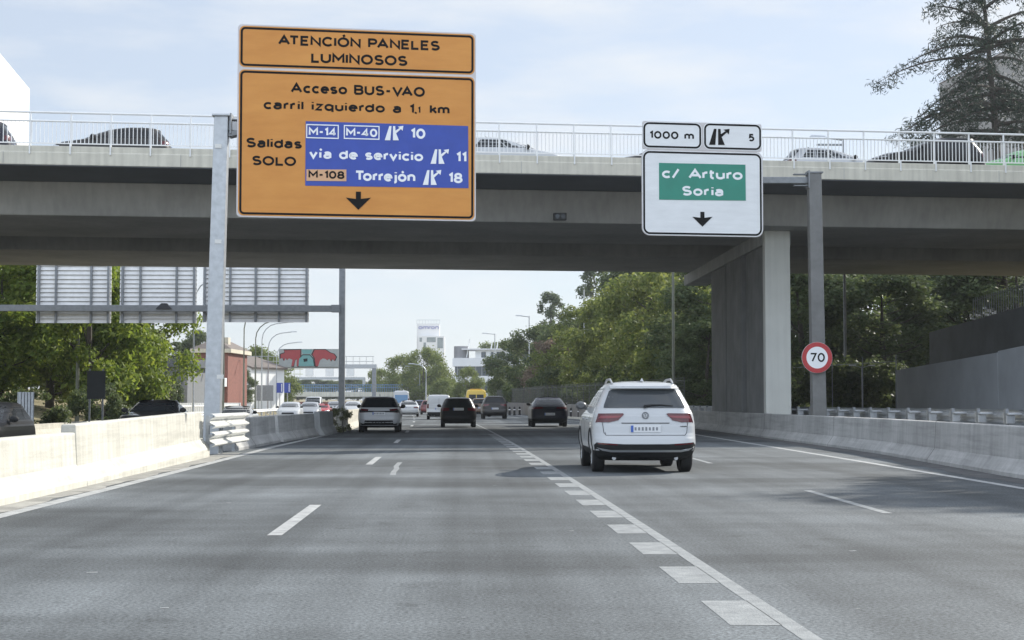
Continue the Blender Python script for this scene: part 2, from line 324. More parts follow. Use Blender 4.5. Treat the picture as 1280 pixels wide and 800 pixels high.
# ---------------------------------------------------------------- road sign alphabet: letters drawn as strokes of even width
def _e(cx_, cy_, rx, ry, a0, a1, n=None):
    n = n or max(4, int(abs(a1 - a0) / 18)); return [(cx_ + rx * math.cos(R(a0 + (a1 - a0) * i / n)), cy_ + ry * math.sin(R(a0 + (a1 - a0) * i / n))) for i in range(n + 1)]
_X = .70          # height of small letters
_bowl = lambda w=.58: _e(w / 2, _X / 2, w / 2, _X / 2, 0, 360)
GLYPH = {
 'A': (.86, [[(0, 0), (.43, 1), (.86, 0)], [(.15, .32), (.71, .32)]]),
 'B': (.68, [[(0, 0), (0, 1), (.40, 1)] + _e(.40, .765, .24, .235, 90, -90)[1:] + [(0, .53)], [(.40, .53)] + _e(.42, .265, .26, .265, 90, -90)[1:] + [(0, 0)]]),
 'C': (.76, [_e(.42, .5, .42, .5, 42, 318)]),
 'E': (.58, [[(.58, 1), (0, 1), (0, 0), (.58, 0)], [(0, .52), (.50, .52)]]),
 'I': (0, [[(0, 0), (0, 1)]]),
 'L': (.56, [[(0, 1), (0, 0), (.56, 0)]]),
 'M': (.86, [[(0, 0), (0, 1), (.43, .36), (.86, 1), (.86, 0)]]),
 'N': (.72, [[(0, 0), (0, 1), (.72, 0), (.72, 1)]]),
 'O': (.84, [_e(.42, .5, .42, .5, 0, 360)]),
 'P': (.62, [[(0, 0), (0, 1), (.36, 1)] + _e(.36, .73, .26, .27, 90, -90)[1:] + [(0, .46)]]),
 'S': (.64, [_e(.32, .755, .29, .245, 30, 270)[:-1] + _e(.32, .255, .32, .255, 90, -150)]),
 'T': (.70, [[(0, 1), (.70, 1)], [(.35, 1), (.35, 0)]]),
 'U': (.70, [[(0, 1), (0, .35)] + _e(.35, .35, .35, .35, 180, 360)[1:] + [(.70, 1)]]),
 'V': (.80, [[(0, 1), (.40, 0), (.80, 1)]]),
 'a': (.54, [[(.02, .60)] + _e(.26, .50, .25, .20, 120, 0) + [(.51, 0)], _e(.25, .20, .25, .20, 70, 290, 14)[:-1] + [(.36, .02), (.51, .12)], [(.51, .41), (.28, .41)]]),
 'c': (.50, [_e(.30, _X / 2, .30, _X / 2, 48, 312)]),
 'd': (.58, [_bowl(), [(.58, 0), (.58, 1)]]),
 'e': (.58, [[(0, .37), (.57, .37)] + _e(.29, _X / 2, .29, _X / 2, 4, 318)]),
 'i': (0, [[(0, 0), (0, _X)], [(0, .91), (0, 1.03)]]),
 'j': (.14, [[(.14, _X), (.14, -.12)] + _e(0, -.12, .14, .12, 0, -90)[1:], [(.14, .91), (.14, 1.03)]]),
 'k': (.50, [[(0, 0), (0, 1)], [(.46, _X), (.03, .30)], [(.18, .43), (.50, 0)]]),
 'l': (0, [[(0, 0), (0, 1)]]),
 'm': (.88, [[(0, 0), (0, _X)], [(0, .46)] + _e(.22, .46, .22, .24, 180, 0)[1:] + [(.44, 0)], [(.44, .46)] + _e(.66, .46, .22, .24, 180, 0)[1:] + [(.88, 0)]]),
 'n': (.52, [[(0, 0), (0, _X)], [(0, .44)] + _e(.26, .44, .26, .26, 180, 0)[1:] + [(.52, 0)]]),
 'o': (.60, [_bowl(.60)]),
 'q': (.58, [_bowl(), [(.58, _X), (.58, -.26)]]),
 'r': (.32, [[(0, 0), (0, _X)], [(0, .42)] + _e(.26, .42, .26, .28, 180, 80)[1:]]),
 's': (.48, [_e(.24, .525, .22, .175, 30, 270, 10)[:-1] + _e(.24, .175, .24, .175, 90, -150, 10)]),
 't': (.34, [[(.12, 1), (.12, .18)] + _e(.30, .18, .18, .18, 180, 275)[1:], [(0, _X), (.34, _X)]]),
 'u': (.52, [[(0, _X), (0, .26)] + _e(.26, .26, .26, .26, 180, 360)[1:], [(.52, 0), (.52, _X)]]),
 'v': (.56, [[(0, _X), (.28, 0), (.56, _X)]]),
 'z': (.46, [[(0, _X), (.46, _X), (0, 0), (.46, 0)]]),
 '0': (.64, [_e(.32, .5, .32, .5, 0, 360)]),
 '1': (.22, [[(0, .80), (.22, 1), (.22, 0)]]),
 '4': (.66, [[(.66, .25), (0, .25), (.46, 1), (.46, 0)]]),
 '5': (.58, [[(.54, 1), (.10, 1), (.06, .55)] + _e(.27, .31, .31, .31, 125, -140)]),
 '7': (.58, [[(0, 1), (.58, 1), (.18, 0)]]),
 '8': (.62, [_e(.31, .76, .26, .24, -90, 270), _e(.31, .26, .31, .26, 90, 450)]),
 '-': (.34, [[(0, .46), (.34, .46)]]), ',': (.06, [[(.06, .08), (0, -.14)]]), '/': (.44, [[(0, -.06), (.44, 1.04)]]),
}
GLYPH['Ó'] = (.84, GLYPH['O'][1] + [[(.38, 1.25), (.56, 1.42)]])
GLYPH['ó'] = (.60, GLYPH['o'][1] + [[(.28, .97), (.42, 1.16)]])
GLYPH['í'] = (.10, [[(.03, 0), (.03, _X)], [(.0, .96), (.14, 1.14)]])
KERN = {'AT': -.2, 'VA': -.22, 'Ar': -.08, 'rt': -.14, 'ro': -.13, 'rr': -.08, 'rd': -.12, 'rv': -.12, 're': -.12, 'To': -.24, 'ur': 0, 'c/': -.05, '1,': -.1, 'PA': -.14, 'tu': -.06, 'km': -.06, 'ej': -.02, 'rj': -.04, 'SO': -.02, 'LO': -.08, 'LU': -.05}
def ribbon(mb, pts, w, fn, lift, th, mi=0):
    closed = math.dist(pts[0], pts[-1]) < 1e-4
    if closed: pts = pts[:-1]
    n = len(pts); V = []
    for i, p in enumerate(pts):
        a = pts[i - 1] if (i or closed) else None; b = pts[(i + 1) % n] if (i < n - 1 or closed) else None
        def un(u, v): d = math.dist(u, v) or 1; return ((v[0] - u[0]) / d, (v[1] - u[1]) / d)
        d0 = un(a, p) if a else un(p, b); d1 = un(p, b) if b else d0
        m = (-(d0[1] + d1[1]), d0[0] + d1[0]); L = math.hypot(*m) or 1; m = (m[0] / L, m[1] / L); c = max(.52, m[0] * -d0[1] + m[1] * d0[0]); h = w / 2 / c
        for s in (1, -1):
            for o in (lift + th, lift): V.append(fn(p[0] + m[0] * h * s, p[1] + m[1] * h * s, o))
    F = []
    for i in range(n if closed else n - 1):
        a, b = 4 * i, 4 * ((i + 1) % n); F += [(a, a + 2, b + 2, b), (a, b, b + 1, a + 1), (a + 2, a + 3, b + 3, b + 2)]
    mb.add(V, F, mi)
def fit_text(mb, s, x0, x1, base, cap, fn, bold=.20, mi=0, th=.006, gap=.30, sp=.55, **_):
    """letters between x0 and x1 with the given baseline and capital height; fn maps (u, v, out) to a point"""
    cap_c = cap * (1 - bold); run = []; x = 0
    for ch, nx in zip(s, s[1:] + ' '):
        if ch == ' ': x += sp; continue
        run.append((x, GLYPH[ch])); x += GLYPH[ch][0] + gap + KERN.get(ch + nx, 0)
    tot = x - gap; kx = (x1 - x0 - bold * cap) / tot
    for x, (w, st) in run:
        for i, q in enumerate(st):
            ribbon(mb, [(x0 + bold * cap / 2 + (x + p[0]) * kx, base + bold * cap / 2 + p[1] * cap_c) for p in q], bold * cap, fn, 0, th + i * .0006, mi)
# ================================================================ setting
def terrain():
    prof = [(-3000, 4), (-120, 4), (-60, 3.2), (-36, 2.2), (-26, .9), (-20, -.25), (-18, -.33), (-6.6, -.33), (-6.3, -.05), (12.2, -.05), (12.7, .28), (20, .28), (24, .6), (32, 2.5), (50, 4), (120, 4.5), (3000, 6)]
    ys = list(np.arange(-60, 420, 12)) + [480, 600, 800, 1200, 2000, 3500, 6000]; k = MB(); n = len(prof)
    rnd = random.Random(3); vs = []
    for y in ys:
        for x, z in prof:
            j = rnd.uniform(-.25, .25) if abs(x) > 21 and abs(x) < 200 else 0
            vs.append((x + cx(min(y, 500)), y, z + j))
    k.add(vs, [(i * n + j, i * n + j + 1, (i + 1) * n + j + 1, (i + 1) * n + j) for i in range(len(ys) - 1) for j in range(n - 1)])
    tag(k.build('ground', M_grass, smooth=True), kind='structure')
terrain()
XL = lambda y: -5.04 + (0 if y < 45 else min(.5, (y - 45) * .02))
XD = lambda y: -1.73
XC = lambda y: 1.86
XR = lambda y: 4.85 + max(0, y - 18) * .027 if y < 95 else 6.93
XE = lambda y: 7.45 + .034 * y if y < 75 else max(8.4, 10.0 - (y - 75) * .03)
BARR = [(-30, 8.2), (5, 8.6), (26.6, 9.25), (39.7, 10.4), (55, 11.0), (71, 11.65), (95, 12.6)]
def xb(y): return float(np.interp(y, [b[0] for b in BARR], [b[1] for b in BARR]))
strip('motorway', -6.35, lambda y: xb(y) + .1 if y < 95 else 12.7 - min(2.5, (y - 95) * .05), -40, 460, 0, M_asphalt)
strip('opposite_carriageway', -18.2, -6.62, -40, 460, -.25, M_asphalt2)
strip('slip_road', 12.9, 19.5, -30, 100, .34, M_asphalt2)
strip('edge_line', lambda y: XL(y) - .1, lambda y: XL(y) + .1, -10, 330, .002, M_paint)
strip('edge_line', lambda y: XE(y) - .08, lambda y: XE(y) + .08, -5, 300, .002, M_paint)
strip('lane_line', lambda y: XC(y) - .055, lambda y: XC(y) + .055, -5, 330, .002, M_paintw)
def dashes(name, x, first, ln, gap, end, w, m, z=.002):
    k = MB(); y = first
    while y < end:
        a = [Vector((x(q) + cx(q) + s * w / 2, q, z)) for s, q in ((-1, y), (1, y), (1, y + ln), (-1, y + ln))]
        k.add(a, [(0, 1, 2, 3)]); y += ln + gap
    return tag(k.build(name, m), kind='structure')
dashes('lane_dashes', XD, 15.0 - 17, 4.5, 12.7, 330, .14, M_paint)
dashes('lane_dashes', XR, 18.2 - 15.0, 4.7, 10.1, 90, .11, M_paintw)
dashes('merge_blocks', lambda y: XC(y) - .195, 4.8, 1.12, .98, 62, .29, M_paintw)
dashes('lane_dashes', lambda y: -14.9, 4, 4.5, 12, 330, .13, M_paint, -.248)
dashes('lane_dashes', lambda y: -11.3, 9, 4.5, 12, 330, .13, M_paint, -.248)
strip('edge_line', -18.0, -17.85, -10, 330, -.248, M_paint)
strip('roadside_dust', -5.75, lambda y: -5.17 + .05 * math.sin(y * 1.7) + .03 * math.sin(y * 4.1), -5, 40, .004, mat('dust', (.30, .295, .27), .95, var=.4, scale=2.5, col2=(.40, .39, .355), bump=.6, bscale=30), step=.5)
strip('roadside_dust', lambda y: xb(y) - .55 + .06 * math.sin(y * 1.3) + .03 * math.sin(y * 3.7), lambda y: xb(y) + .1, -5, 90, .004, mat('dark_dust', (.10, .10, .10), .95, var=.4, scale=2.5, bump=.6, bscale=30), step=.5)
def repair():
    k = MB(); pts = [PZ(491, 594), PZ(492, 590), PZ(496, 586), PZ(495, 583), PZ(500, 578)]
    for a, b in zip(pts, pts[1:]):
        k.add([(a.x - .05, a.y, .0022), (a.x + .05, a.y, .0022), (b.x + .05, b.y, .0022), (b.x - .05, b.y, .0022)], [(0, 1, 2, 3)])
    rnd = random.Random(8)
    for i in range(22):
        x = rnd.uniform(-4, 7); y = rnd.uniform(7, 26); a = rnd.uniform(.02, .08)
        k.add([(x, y, .0022), (x + a, y + .01, .0022), (x + a * .8, y + a, .0022), (x - .01, y + a * .6, .0022)], [(0, 1, 2, 3)])
    tag(k.build('crack_filler', M_paintw), kind='structure')
repair()
# ---------------------------------------------------------------- concrete barriers
def jersey(x_face, h, side, wb=.6, wt=.22):
    """profile swept along +y; the road face lies at side 0; side=+1 when the road is to the right"""
    pr = [(0, -.3), (0, .07), (-.16, .30), (-(wb - wt) / 2, h), (-(wb + wt) / 2, h), (-wb + .16, .30), (-wb, .07), (-wb, -.3)]
    return [(a * side, b) for a, b in pr]
def barrier(name, x, y0, y1, h, side, m, label, z=0, step=3, seed=1, bev=.025, rise=0):
    f = x if callable(x) else (lambda y: x)
    pp = road_pts(f, y0, y1, z, step)
    for p in pp: p.z += rise * (p.y - y0) / (y1 - y0)
    k = MB(); k.sweep(jersey(0, h, side), pp)
    o = k.build(name, m, bevel=bev)
    yy = y0 + 3.1
    while yy < min(y1 - 1, 96) and m == M_concd:
        q = MB(); c = road_pts(f, yy, yy + .03, z + rise * (yy - y0) / (y1 - y0) + .003, .03); q.sweep([(a + (.004 * side if abs(a) < .3 else -.004 * side), b) for a, b in jersey(0, h, side)], c); q.build('joint', M_joint, o); yy += 12.0
    return tag(o, label, 'barrier')
M_joint = mat('joint_dark', (.20, .20, .19), .9, var=.2)
GB = 'concrete barriers in the median'
for a in (('concrete_barrier', lambda y: -5.42 - .004 * y, -6, 24.2, .78, 'low whitish concrete median barrier with a stained face, nearest the camera'),
          ('concrete_barrier', lambda y: -5.52 - .006 * (y - 24), 24.25, 37.0, .92, 'taller whitish concrete median barrier ending at the short double guardrail')):
    tag(barrier(a[0], a[1], a[2], a[3], a[4], 1, M_concw, a[5], rise=.12 if a[2] > 0 else .02), group=GB)
for y0, y1, xa, xb_, h, m, l in ((41.8, 50.5, -5.55, -5.35, .83, M_concd, 'grey concrete median barrier starting just past the double guardrail'),
                                 (51, 60.5, -5.3, -4.9, .83, M_concd, 'grime stained concrete median barrier in the shadow of the overpass'),
                                 (60.9, 66, -4.72, -4.55, .9, M_conc, 'short concrete median barrier with its end face turned to the road by the bush'),
                                 (68.5, 150, -4.35, -4.5, .9, M_concw, 'long beige concrete median barrier running on beyond the bush')):
    tag(barrier('concrete_barrier', lambda y, y0=y0, y1=y1, a=xa, b=xb_: a + (b - a) * (y - y0) / (y1 - y0), y0, y1, h, 1, m, l), group=GB)
barrier('concrete_barrier', xb, -30, 95, .85, -1, M_concd, 'long grey concrete barrier along the right edge of the exit lane', step=4)
barrier('concrete_barrier', lambda y: -18.7, -20, 150, .55, 1, M_concw, 'low pale barrier on the far side of the opposite carriageway', z=-.3, step=6)
WB = [(0, .155), (.03, .15), (.075, .115), (.075, .085), (.02, .045), (.0, .03), (0, -.03), (.02, -.045), (.075, -.085), (.075, -.115), (.03, -.15), (0, -.155),
      (-.006, -.155), (.022, -.147), (.066, -.112), (.066, -.088), (.013, -.05), (-.006, -.032), (-.006, .032), (.013, .05), (.066, .088), (.066, .112), (.022, .147), (-.006, .155)]
def post_c(k, p, h, w=.12, d=.07):
    x, y, z = p; k.box((x, y, z + h / 2), (.012, w, h)); k.box((x + d / 2, y - w / 2, z + h / 2), (d, .012, h)); k.box((x + d / 2, y + w / 2, z + h / 2), (d, .012, h))
# short double guardrail in the gap of the median barrier
t = empty('guardrail', (-5.75, 37, 0), label='short white double corrugated guardrail closing the gap between concrete barriers', cat='guardrail')
for z in (.82, .40):
    k = MB(); k.sweep([(a * 1.6, b * 1.1) for a, b in WB], [(.02, -.25, z), (.05, 2.4, z), (.10, 5.0, z)]); k.build('beam', mat('white_steel', (.66, .66, .63), .5, .1, var=.12, scale=4), t, smooth=True)
for y in (.35, 2.4, 4.6):
    k = MB(); post_c(k, (-.16, y, -.2), 1.15); k.build('post', M_galv, t)
    for z in (.82, .40):
        k = MB(); k.box((-.05, y, z), (.12, .14, .22)); k.build('spacer', M_galv, t, bevel=.01)
# guardrail of the slip road, seen from behind: posts and spacers carry the beam
t = empty('guardrail', (13, 36, .3), label='steel guardrail with many posts and spacer blocks behind the right concrete barrier', cat='guardrail')
k = MB(); k.sweep(WB, [(.28 + cx(y), y - 36, .62) for y in np.arange(24, 96, 4)]); k.build('beam', M_galv, t, smooth=True)
for i in range(34):
    y = 25.3 + 2 * i
    k = MB(); post_c(k, (cx(y) - .06, y - 36, -.1), .9); k.build('post', M_galvd, t)
    k = MB(); k.box((.12 + cx(y), y - 36, .68), (.34, .44, .05)); k.box((.04 + cx(y), y - 36, .55), (.2, .26, .2)); k.build('spacer', M_galv, t, bevel=.008)
t = empty('guardrail', (12.9, 98, 0), label='short guardrail with a pale turned down end just beyond the overpass pier', cat='guardrail')
k = MB(); k.sweep(WB, [(-.25, -4.5, .78), (-1.1, 6, .74), (-1.8, 16, .70)]); k.build('beam', M_galv, t, smooth=True)
k = MB(); k.lathe([(-.17, .02), (-.15, .12), (.15, .12), (.17, .02)], 16, 'Z', (-.22, -4.55, .78)); k.build('end_cap', M_white, t, smooth=True)
for y in (-3, 1, 5, 9, 13):
    k = MB(); post_c(k, (-.25 - (y + 4.5) * .08, y, -.1), .95); k.build('post', M_galvd, t)
# ---------------------------------------------------------------- the overpass
BR = empty('road_overpass', (0, 53, 0), math.atan(.1), 'wide grey concrete road overpass with pale fascia and white railing', 'overpass')
XA, XB = -58.0, 62.0
def bslab(prof, name, m, bev=0, parent=BR, x0=XA, x1=XB):
    k = MB(); n = len(prof); k.hexa([(x0, a, b) for a, b in prof], [(x1, a, b) for a, b in prof]); return k.build(name, m, parent, bevel=bev)
bslab([(0, 8.90), (.34, 8.90), (.34, 9.52), (.03, 9.52), (.03, 9.32), (0, 9.30)], 'parapet', M_fascia, .015)
bslab([(28.66, 8.90), (29, 8.90), (29, 9.52), (28.66, 9.52)], 'parapet', M_fascia, .015)
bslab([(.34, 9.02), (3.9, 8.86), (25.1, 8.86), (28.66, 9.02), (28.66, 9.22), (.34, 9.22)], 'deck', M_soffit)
bslab([(3.72, 8.858), (4.05, 7.72), (11.4, 7.72), (11.7, 8.858)], 'box_girder', M_girder, .04)
bslab([(16.6, 8.858), (16.95, 7.72), (25.0, 7.72), (25.3, 8.858)], 'box_girder', M_girder, .04)
bslab([(.5, 9.225), (28.5, 9.225), (28.5, 9.36), (10, 9.64), (.5, 9.36)], 'roadway', M_asphalt2)
rl = MB()
rl.tube([(XA, .13, 10.62), (XB, .13, 10.62)], .036, 8); rl.tube([(XA, .13, 10.34), (XB, .13, 10.34)], .032, 8); rl.box((2, .13, 9.62), (XB - XA, .03, .035))
x = -22.0
while x < 26: rl.box((x, .13, 9.97), (.022, .022, .68)); x += .128
RL = rl.build('railing', M_white, BR)
for i in range(36):
    x = -21.6 + i * 1.27
    k = MB(); k.box((x, .13, 10.08), (.05, .055, 1.12)); k.box((x, -.02, 9.42), (.045, .05, .36)); k.build('railing_post', M_white, RL, bevel=.006)
# joints and stains on the fascia are shallow real grooves: drip edge under the parapet
k = MB(); k.box((2, .12, 8.885), (XB - XA, .16, .03)); k.build('drip_edge', M_soffit, BR)
k = MB()
for x in np.arange(-54, 60, 5.6): k.box((x, -.004, 9.11), (.018, .012, .40))
k.build('joint_seal', M_concd, BR)
# piers (in the bridge's own frame the pier stands a little clockwise, along the road)
PR = empty('bridge_pier', (11.9, 60.2, 0), 0, 'tall wall like concrete pier under the overpass behind the right barrier', 'pier')
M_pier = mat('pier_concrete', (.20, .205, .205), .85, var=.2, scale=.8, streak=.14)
M_pier_lit = mat('lit_pier_concrete', (.66, .67, .63), .8, var=.06, scale=.8, streak=.06)  # paler than the walls: brighter light on the pier front put into the colour
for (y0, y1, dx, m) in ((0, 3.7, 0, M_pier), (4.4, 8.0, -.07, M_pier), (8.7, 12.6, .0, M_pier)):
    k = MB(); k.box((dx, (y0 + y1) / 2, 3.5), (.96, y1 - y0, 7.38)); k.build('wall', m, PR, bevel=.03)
k = MB(); k.box((-.02, -.27, 3.75), (.96, .46, 7.93)); k.build('lit_front', M_pier_lit, PR, bevel=.03)  # front slab added to carry the painted light
k = MB(); k.box((.02, 10.5, 7.455), (1.16, 20.9, .52)); k.build('pier_cap', M_conc, PR, bevel=.02)
PR = empty('bridge_pier', (-24.5, 55, -.3), 0, 'concrete wall pier of the overpass beyond the opposite carriageway', 'pier')
k = MB(); k.box((0, 9, 3.9), (.96, 22, 8.2)); k.build('wall', M_conc, PR, bevel=.03)
PR = empty('bridge_pier', (35, 60, 0), 0, 'concrete wall pier of the overpass beside the retaining wall', 'pier')
k = MB(); k.box((0, 10, 3.8), (1.0, 24, 7.8)); k.build('wall', M_conc, PR, bevel=.03)
p = P(700.5, 269.5, 56.4)
t = empty('junction_box', p + Vector((0, .33, 0)), math.atan(.1), 'small dark double eyed box fixed to the overpass girder', 'box')
k = MB(); k.box((0, 0, 0), (.46, .2, .26)); k.build('casing', M_dark, t, bevel=.015)
for s in (-.1, .1):
    k = MB(); k.lathe([(-.115, .085), (-.10, .085)], 16, 'Y', (s, 0, 0)); k.build('lens', M_glassb, t)
# retaining walls and fences under and beyond the overpass on the right
def wall_line(name, pts, h0, h1, th, m, label, cat='wall', z=0, cop=None):
    k = MB(); n = len(pts)
    for i in range(n - 1):
        a, b = Vector((*pts[i], 0)), Vector((*pts[i + 1], 0)); d = (b - a).normalized(); s = Vector((d.y, -d.x, 0)) * th / 2
        ha = h0 + (h1 - h0) * i / (n - 1); hb = h0 + (h1 - h0) * (i + 1) / (n - 1); U = Vector((0, 0, 1))
        k.hexa([a - s + U * (z - .4), a + s + U * (z - .4), b + s + U * (z - .4), b - s + U * (z - .4)], [a - s + U * (z + ha), a + s + U * (z + ha), b + s + U * (z + hb), b - s + U * (z + hb)])
    o = k.build(name, m, bevel=.02); return tag(o, label, cat)
wall_line('retaining_wall', [(20.3, 30), (20.2, 44)], 4.3, 3.75, .3, mat('pale_panel', (.33, .35, .37), .8, var=.12, scale=.6), 'pale smooth retaining wall panel beside the slip road', z=.0)
wall_line('retaining_wall', [(20.25, 44.1), (20.0, 58.6)], 3.72, 3.15, .34, mat('pale_panel', (0, 0, 0)), 'second pale retaining wall panel, under the overpass edge', z=.0)
wall_line('retaining_wall', [(20.0, 58.7), (19.8, 72)], 3.1, 2.7, .3, mat('pale_panel', (0, 0, 0)), 'farthest pale retaining wall panel, beneath the overpass', z=.0)
wall_line('embankment_wall', [(23.4, 28), (23.2, 62), (22.6, 76)], 6.0, 4.6, .4, mat('dark_wall', (.13, .14, .15), .85, var=.2, scale=.6), 'tall dark stepped embankment wall above the pale retaining panels')
def palisade(pts, h, z0, z1, step, label, m=M_galv, rails=(.12, .9), r=.022, mesh=False):
    t = empty('fence', (pts[0][0], pts[0][1], 0), label=label, cat='fence'); o = Vector((pts[0][0], pts[0][1], 0)); k = MB(); tot = sum(math.dist(a, b) for a, b in zip(pts, pts[1:])); run = 0
    posts = []
    for a, b in zip(pts, pts[1:]):
        L = math.dist(a, b); n = max(1, int(L / step))
        for i in range(n):
            f = i / n; q = (run + L * f) / tot; posts.append(Vector((a[0] + (b[0] - a[0]) * f, a[1] + (b[1] - a[1]) * f, z0 + (z1 - z0) * q)) - o)
        run += L
    posts.append(Vector((*pts[-1], z1)) - o)
    for f in rails: k.tube([p + Vector((0, 0, h * f)) for p in posts], r * .8, 6)
    k.build('rail', m, t)
    if mesh:
        g = MB()
        for a, b in zip(posts, posts[1:]):
            for f in np.linspace(.05, .98, 9): g.tube([a + Vector((0, 0, h * f)), b + Vector((0, 0, h * f))], .006, 3, cap=False)
            for f in np.linspace(0, 1, 14)[:-1]: q = a.lerp(b, f); g.tube([q, q + Vector((0, 0, h))], .006, 3, cap=False)
        g.build('wire_mesh', M_wire, t)
    for p in posts[:90]:
        g = MB(); g.tube([p, p + Vector((0, 0, h))], r, 6); g.build('fence_post', m, t)
    return t
palisade([(23.2, 62.5), (22.95, 71)], 1.15, 5.15, 4.75, .28, 'upright paling fence on top of the dark embankment wall', M_galvd)
M_wire = mat('dark_wire', (.09, .095, .095), .6, .2, var=.1)
palisade([(18.6, 68), (15.9, 86)], 3.0, .3, .3, 3.2, 'tall thin frame fence between the retaining wall and the pier', M_galvd)
gpt = lambda y: 13.4 - min(3.6, max(0, y - 92) * .065) + cx(y)
wall_line('boundary_wall', [(gpt(y), y) for y in np.arange(92, 215, 8)], 1.0, 1.3, .3, mat('dull_wall', (.17, .165, .16), .85, var=.25, scale=.8), 'low dull wall at the foot of the roadside trees')
palisade([(gpt(y) + .5, y) for y in np.arange(92, 215, 8)], 1.9, .8, 1.0, 2.6, 'wire fence with thin posts in front of the roadside trees', M_wire, mesh=True)
# ---------------------------------------------------------------- overhead signs
def sign_frame(corners, d):
    """corners: photograph pixels TL, TR, BR, BL; d: depths at left and right edge. Returns an Empty at the bottom left and width, height"""
    a = P(*corners[0], d[0]); b = P(*corners[1], d[1]); c = P(*corners[3], d[0])
    return a, b, c
class Board:
    """maps the pixels of an enlarged view of a sign to metres on its face"""
    def __init__(s, x0, x1, tl, tr, bl, br, Wm, Hm): s.a = (x0, x1, tl, tr, bl, br, Wm, Hm)
    def __call__(s, x, y):
        x0, x1, tl, tr, bl, br, Wm, Hm = s.a; u = (x - x0) / (x1 - x0); t = tl + (tr - tl) * u; b = bl + (br - bl) * u
        return (u * Wm, (b - y) / (b - t) * Hm)
def arrow_down(k, B, x0, x1, y0, y1, m=0):
    w = x1 - x0; c = (x0 + x1) / 2; h = y1 - y0
    q = [(c - w * .1, y0), (c + w * .1, y0), (c + w * .1, y0 + h * .40), (x1, y0 + h * .33), (c, y1), (x0, y0 + h * .33), (c - w * .1, y0 + h * .40)]
    plate_poly(k, [B(*p) for p in q][::-1], -.012, 0, m)
def exit_icon(k, B, x0, x1, y0, y1, m=0):
    f = lambda u, v: B(x0 + u * (x1 - x0), y0 + v * (y1 - y0))
    for q in ([(0, 1), (.24, .02), (.36, .02), (.30, 1)], [(.44, 1), (.44, .02), (.56, .02), (.575, .34), (.80, .14), (.70, .06), (1, 0), (.96, .34), (.87, .22), (.61, .52), (.76, 1)]):
        plate_poly(k, [f(*p) for p in q][::-1], -.012, 0, m)
def flat(m): return lambda u, v, o: (u, -o, v)
FN = lambda dy: (lambda u, v, o: (u, dy - o, v))
def boxtxt(k, B, x0, x1, y0, y1, w, m):
    a = B(x0, y1); b = B(x1, y0); ww = w
    for q in ((a[0], a[1], b[0], a[1] + ww), (a[0], b[1] - ww, b[0], b[1]), (a[0], a[1] + ww, a[0] + ww, b[1] - ww), (b[0] - ww, a[1] + ww, b[0], b[1] - ww)):
        plate_poly(k, [(q[0], q[1]), (q[2], q[1]), (q[2], q[3]), (q[0], q[3])], -.01, 0, m)
def text_px(par, B, s, x0, x1, base, cap, dy, mt=None, nm='lettering', **kw):
    k = MB(); m = 0
    kw.setdefault('bold', .225)
    a = B(x0, base); b = B(x1, base); c = B(x0, base - cap)
    fit_text(k, s, a[0], b[0], (a[1] + b[1]) / 2, c[1] - a[1], FN(dy), mi=m, **kw); return k.build(nm, mt or M_black, par)
def dissolve(e):
    for ch in list(e.children): ch.parent = e.parent; ch.location = e.location; ch.rotation_euler = e.rotation_euler
    bpy.data.objects.remove(e)
# --- orange
D1 = 39.0
TL, TR, BL, BRr = P(298, 30, D1), P(595, 40, D1 + .8), P(300, 271, D1), P(597, 276, D1 + .8)
rz = math.atan2(TR.y - TL.y, TR.x - TL.x); Wm = math.hypot(TR.x - TL.x, TR.y - TL.y); Hm = TL.z - BL.z
pb = P(265, 520, 39.3); pb = Vector((pb.x, pb.y, -.3)); pt = P(277.5, 146, 39.3)
G1 = empty('overhead_sign', pb, label='orange overhead direction sign announcing the bus lane, cantilevered from a tall steel post', cat='road sign')
def loc(v): return Vector(v) - pb
k = MB(); a, b = loc((pb.x, pb.y, -.3)), loc((pt.x, pt.y, pt.z))
k.hexa([a + Vector(q) for q in ((-.21, -.17, 0), (.19, -.17, 0), (.19, .2, 0), (-.21, .2, 0))], [b + Vector(q) for q in ((-.17, -.15, 0), (.17, -.15, 0), (.17, .18, 0), (-.17, .18, 0))]); k.build('post', M_galv, G1, bevel=.02)
k = MB(); k.box(b + Vector((0, .015, .02)), (.44, .44, .05)); k.build('cap_plate', M_galv, G1, bevel=.01)
k = MB()
for q in ((0, 0, -.75), (.02, 0, -3.1), (.1, 0, -6.4)): k.box(b + Vector(q) + Vector((-.06, -.165, 0)), (.16, .02, .10))
k.build('name_plate', mat('plate_alu', (.62, .62, .60), .5, .2, var=.05), G1)
arm0 = b + Vector((.1, .1, -.22)); arm1 = loc(P(592, 160, D1 + 1.2))
k = MB(); k.bar(arm0, arm1, .2, .24); k.build('arm', M_galv, G1, bevel=.015)
k = MB(); arm2 = arm0 + Vector((0, 0, -3.2)); 
k.hexa([arm0 + Vector(q) for q in ((.08, -.2, -.28), (.75, -.12, -.12), (.75, .12, -.12), (.08, .2, -.28))], [arm0 + Vector(q) for q in ((.08, -.2, -.16), (.55, -.14, -.06), (.55, .14, -.06), (.08, .2, -.16))]); k.box(arm0 + Vector((.13, 0, .04)), (.04, .5, .5)); k.box(arm0 + Vector((.4, 0, .16)), (.5, .22, .03)); k.build('bracket', M_galvd, G1)
so1 = loc((TL.x, TL.y, BL.z)); SP = empty('sign_face', so1, rz); SP.parent = G1
k = MB(); plate_poly(k, rrect(-.01, -.0, Wm, Hm, .11), 0, .05); sb = k.build('board', M_edge, SP)
B1 = Board(52, 907, 57, 82, 748, 762, Wm, Hm)
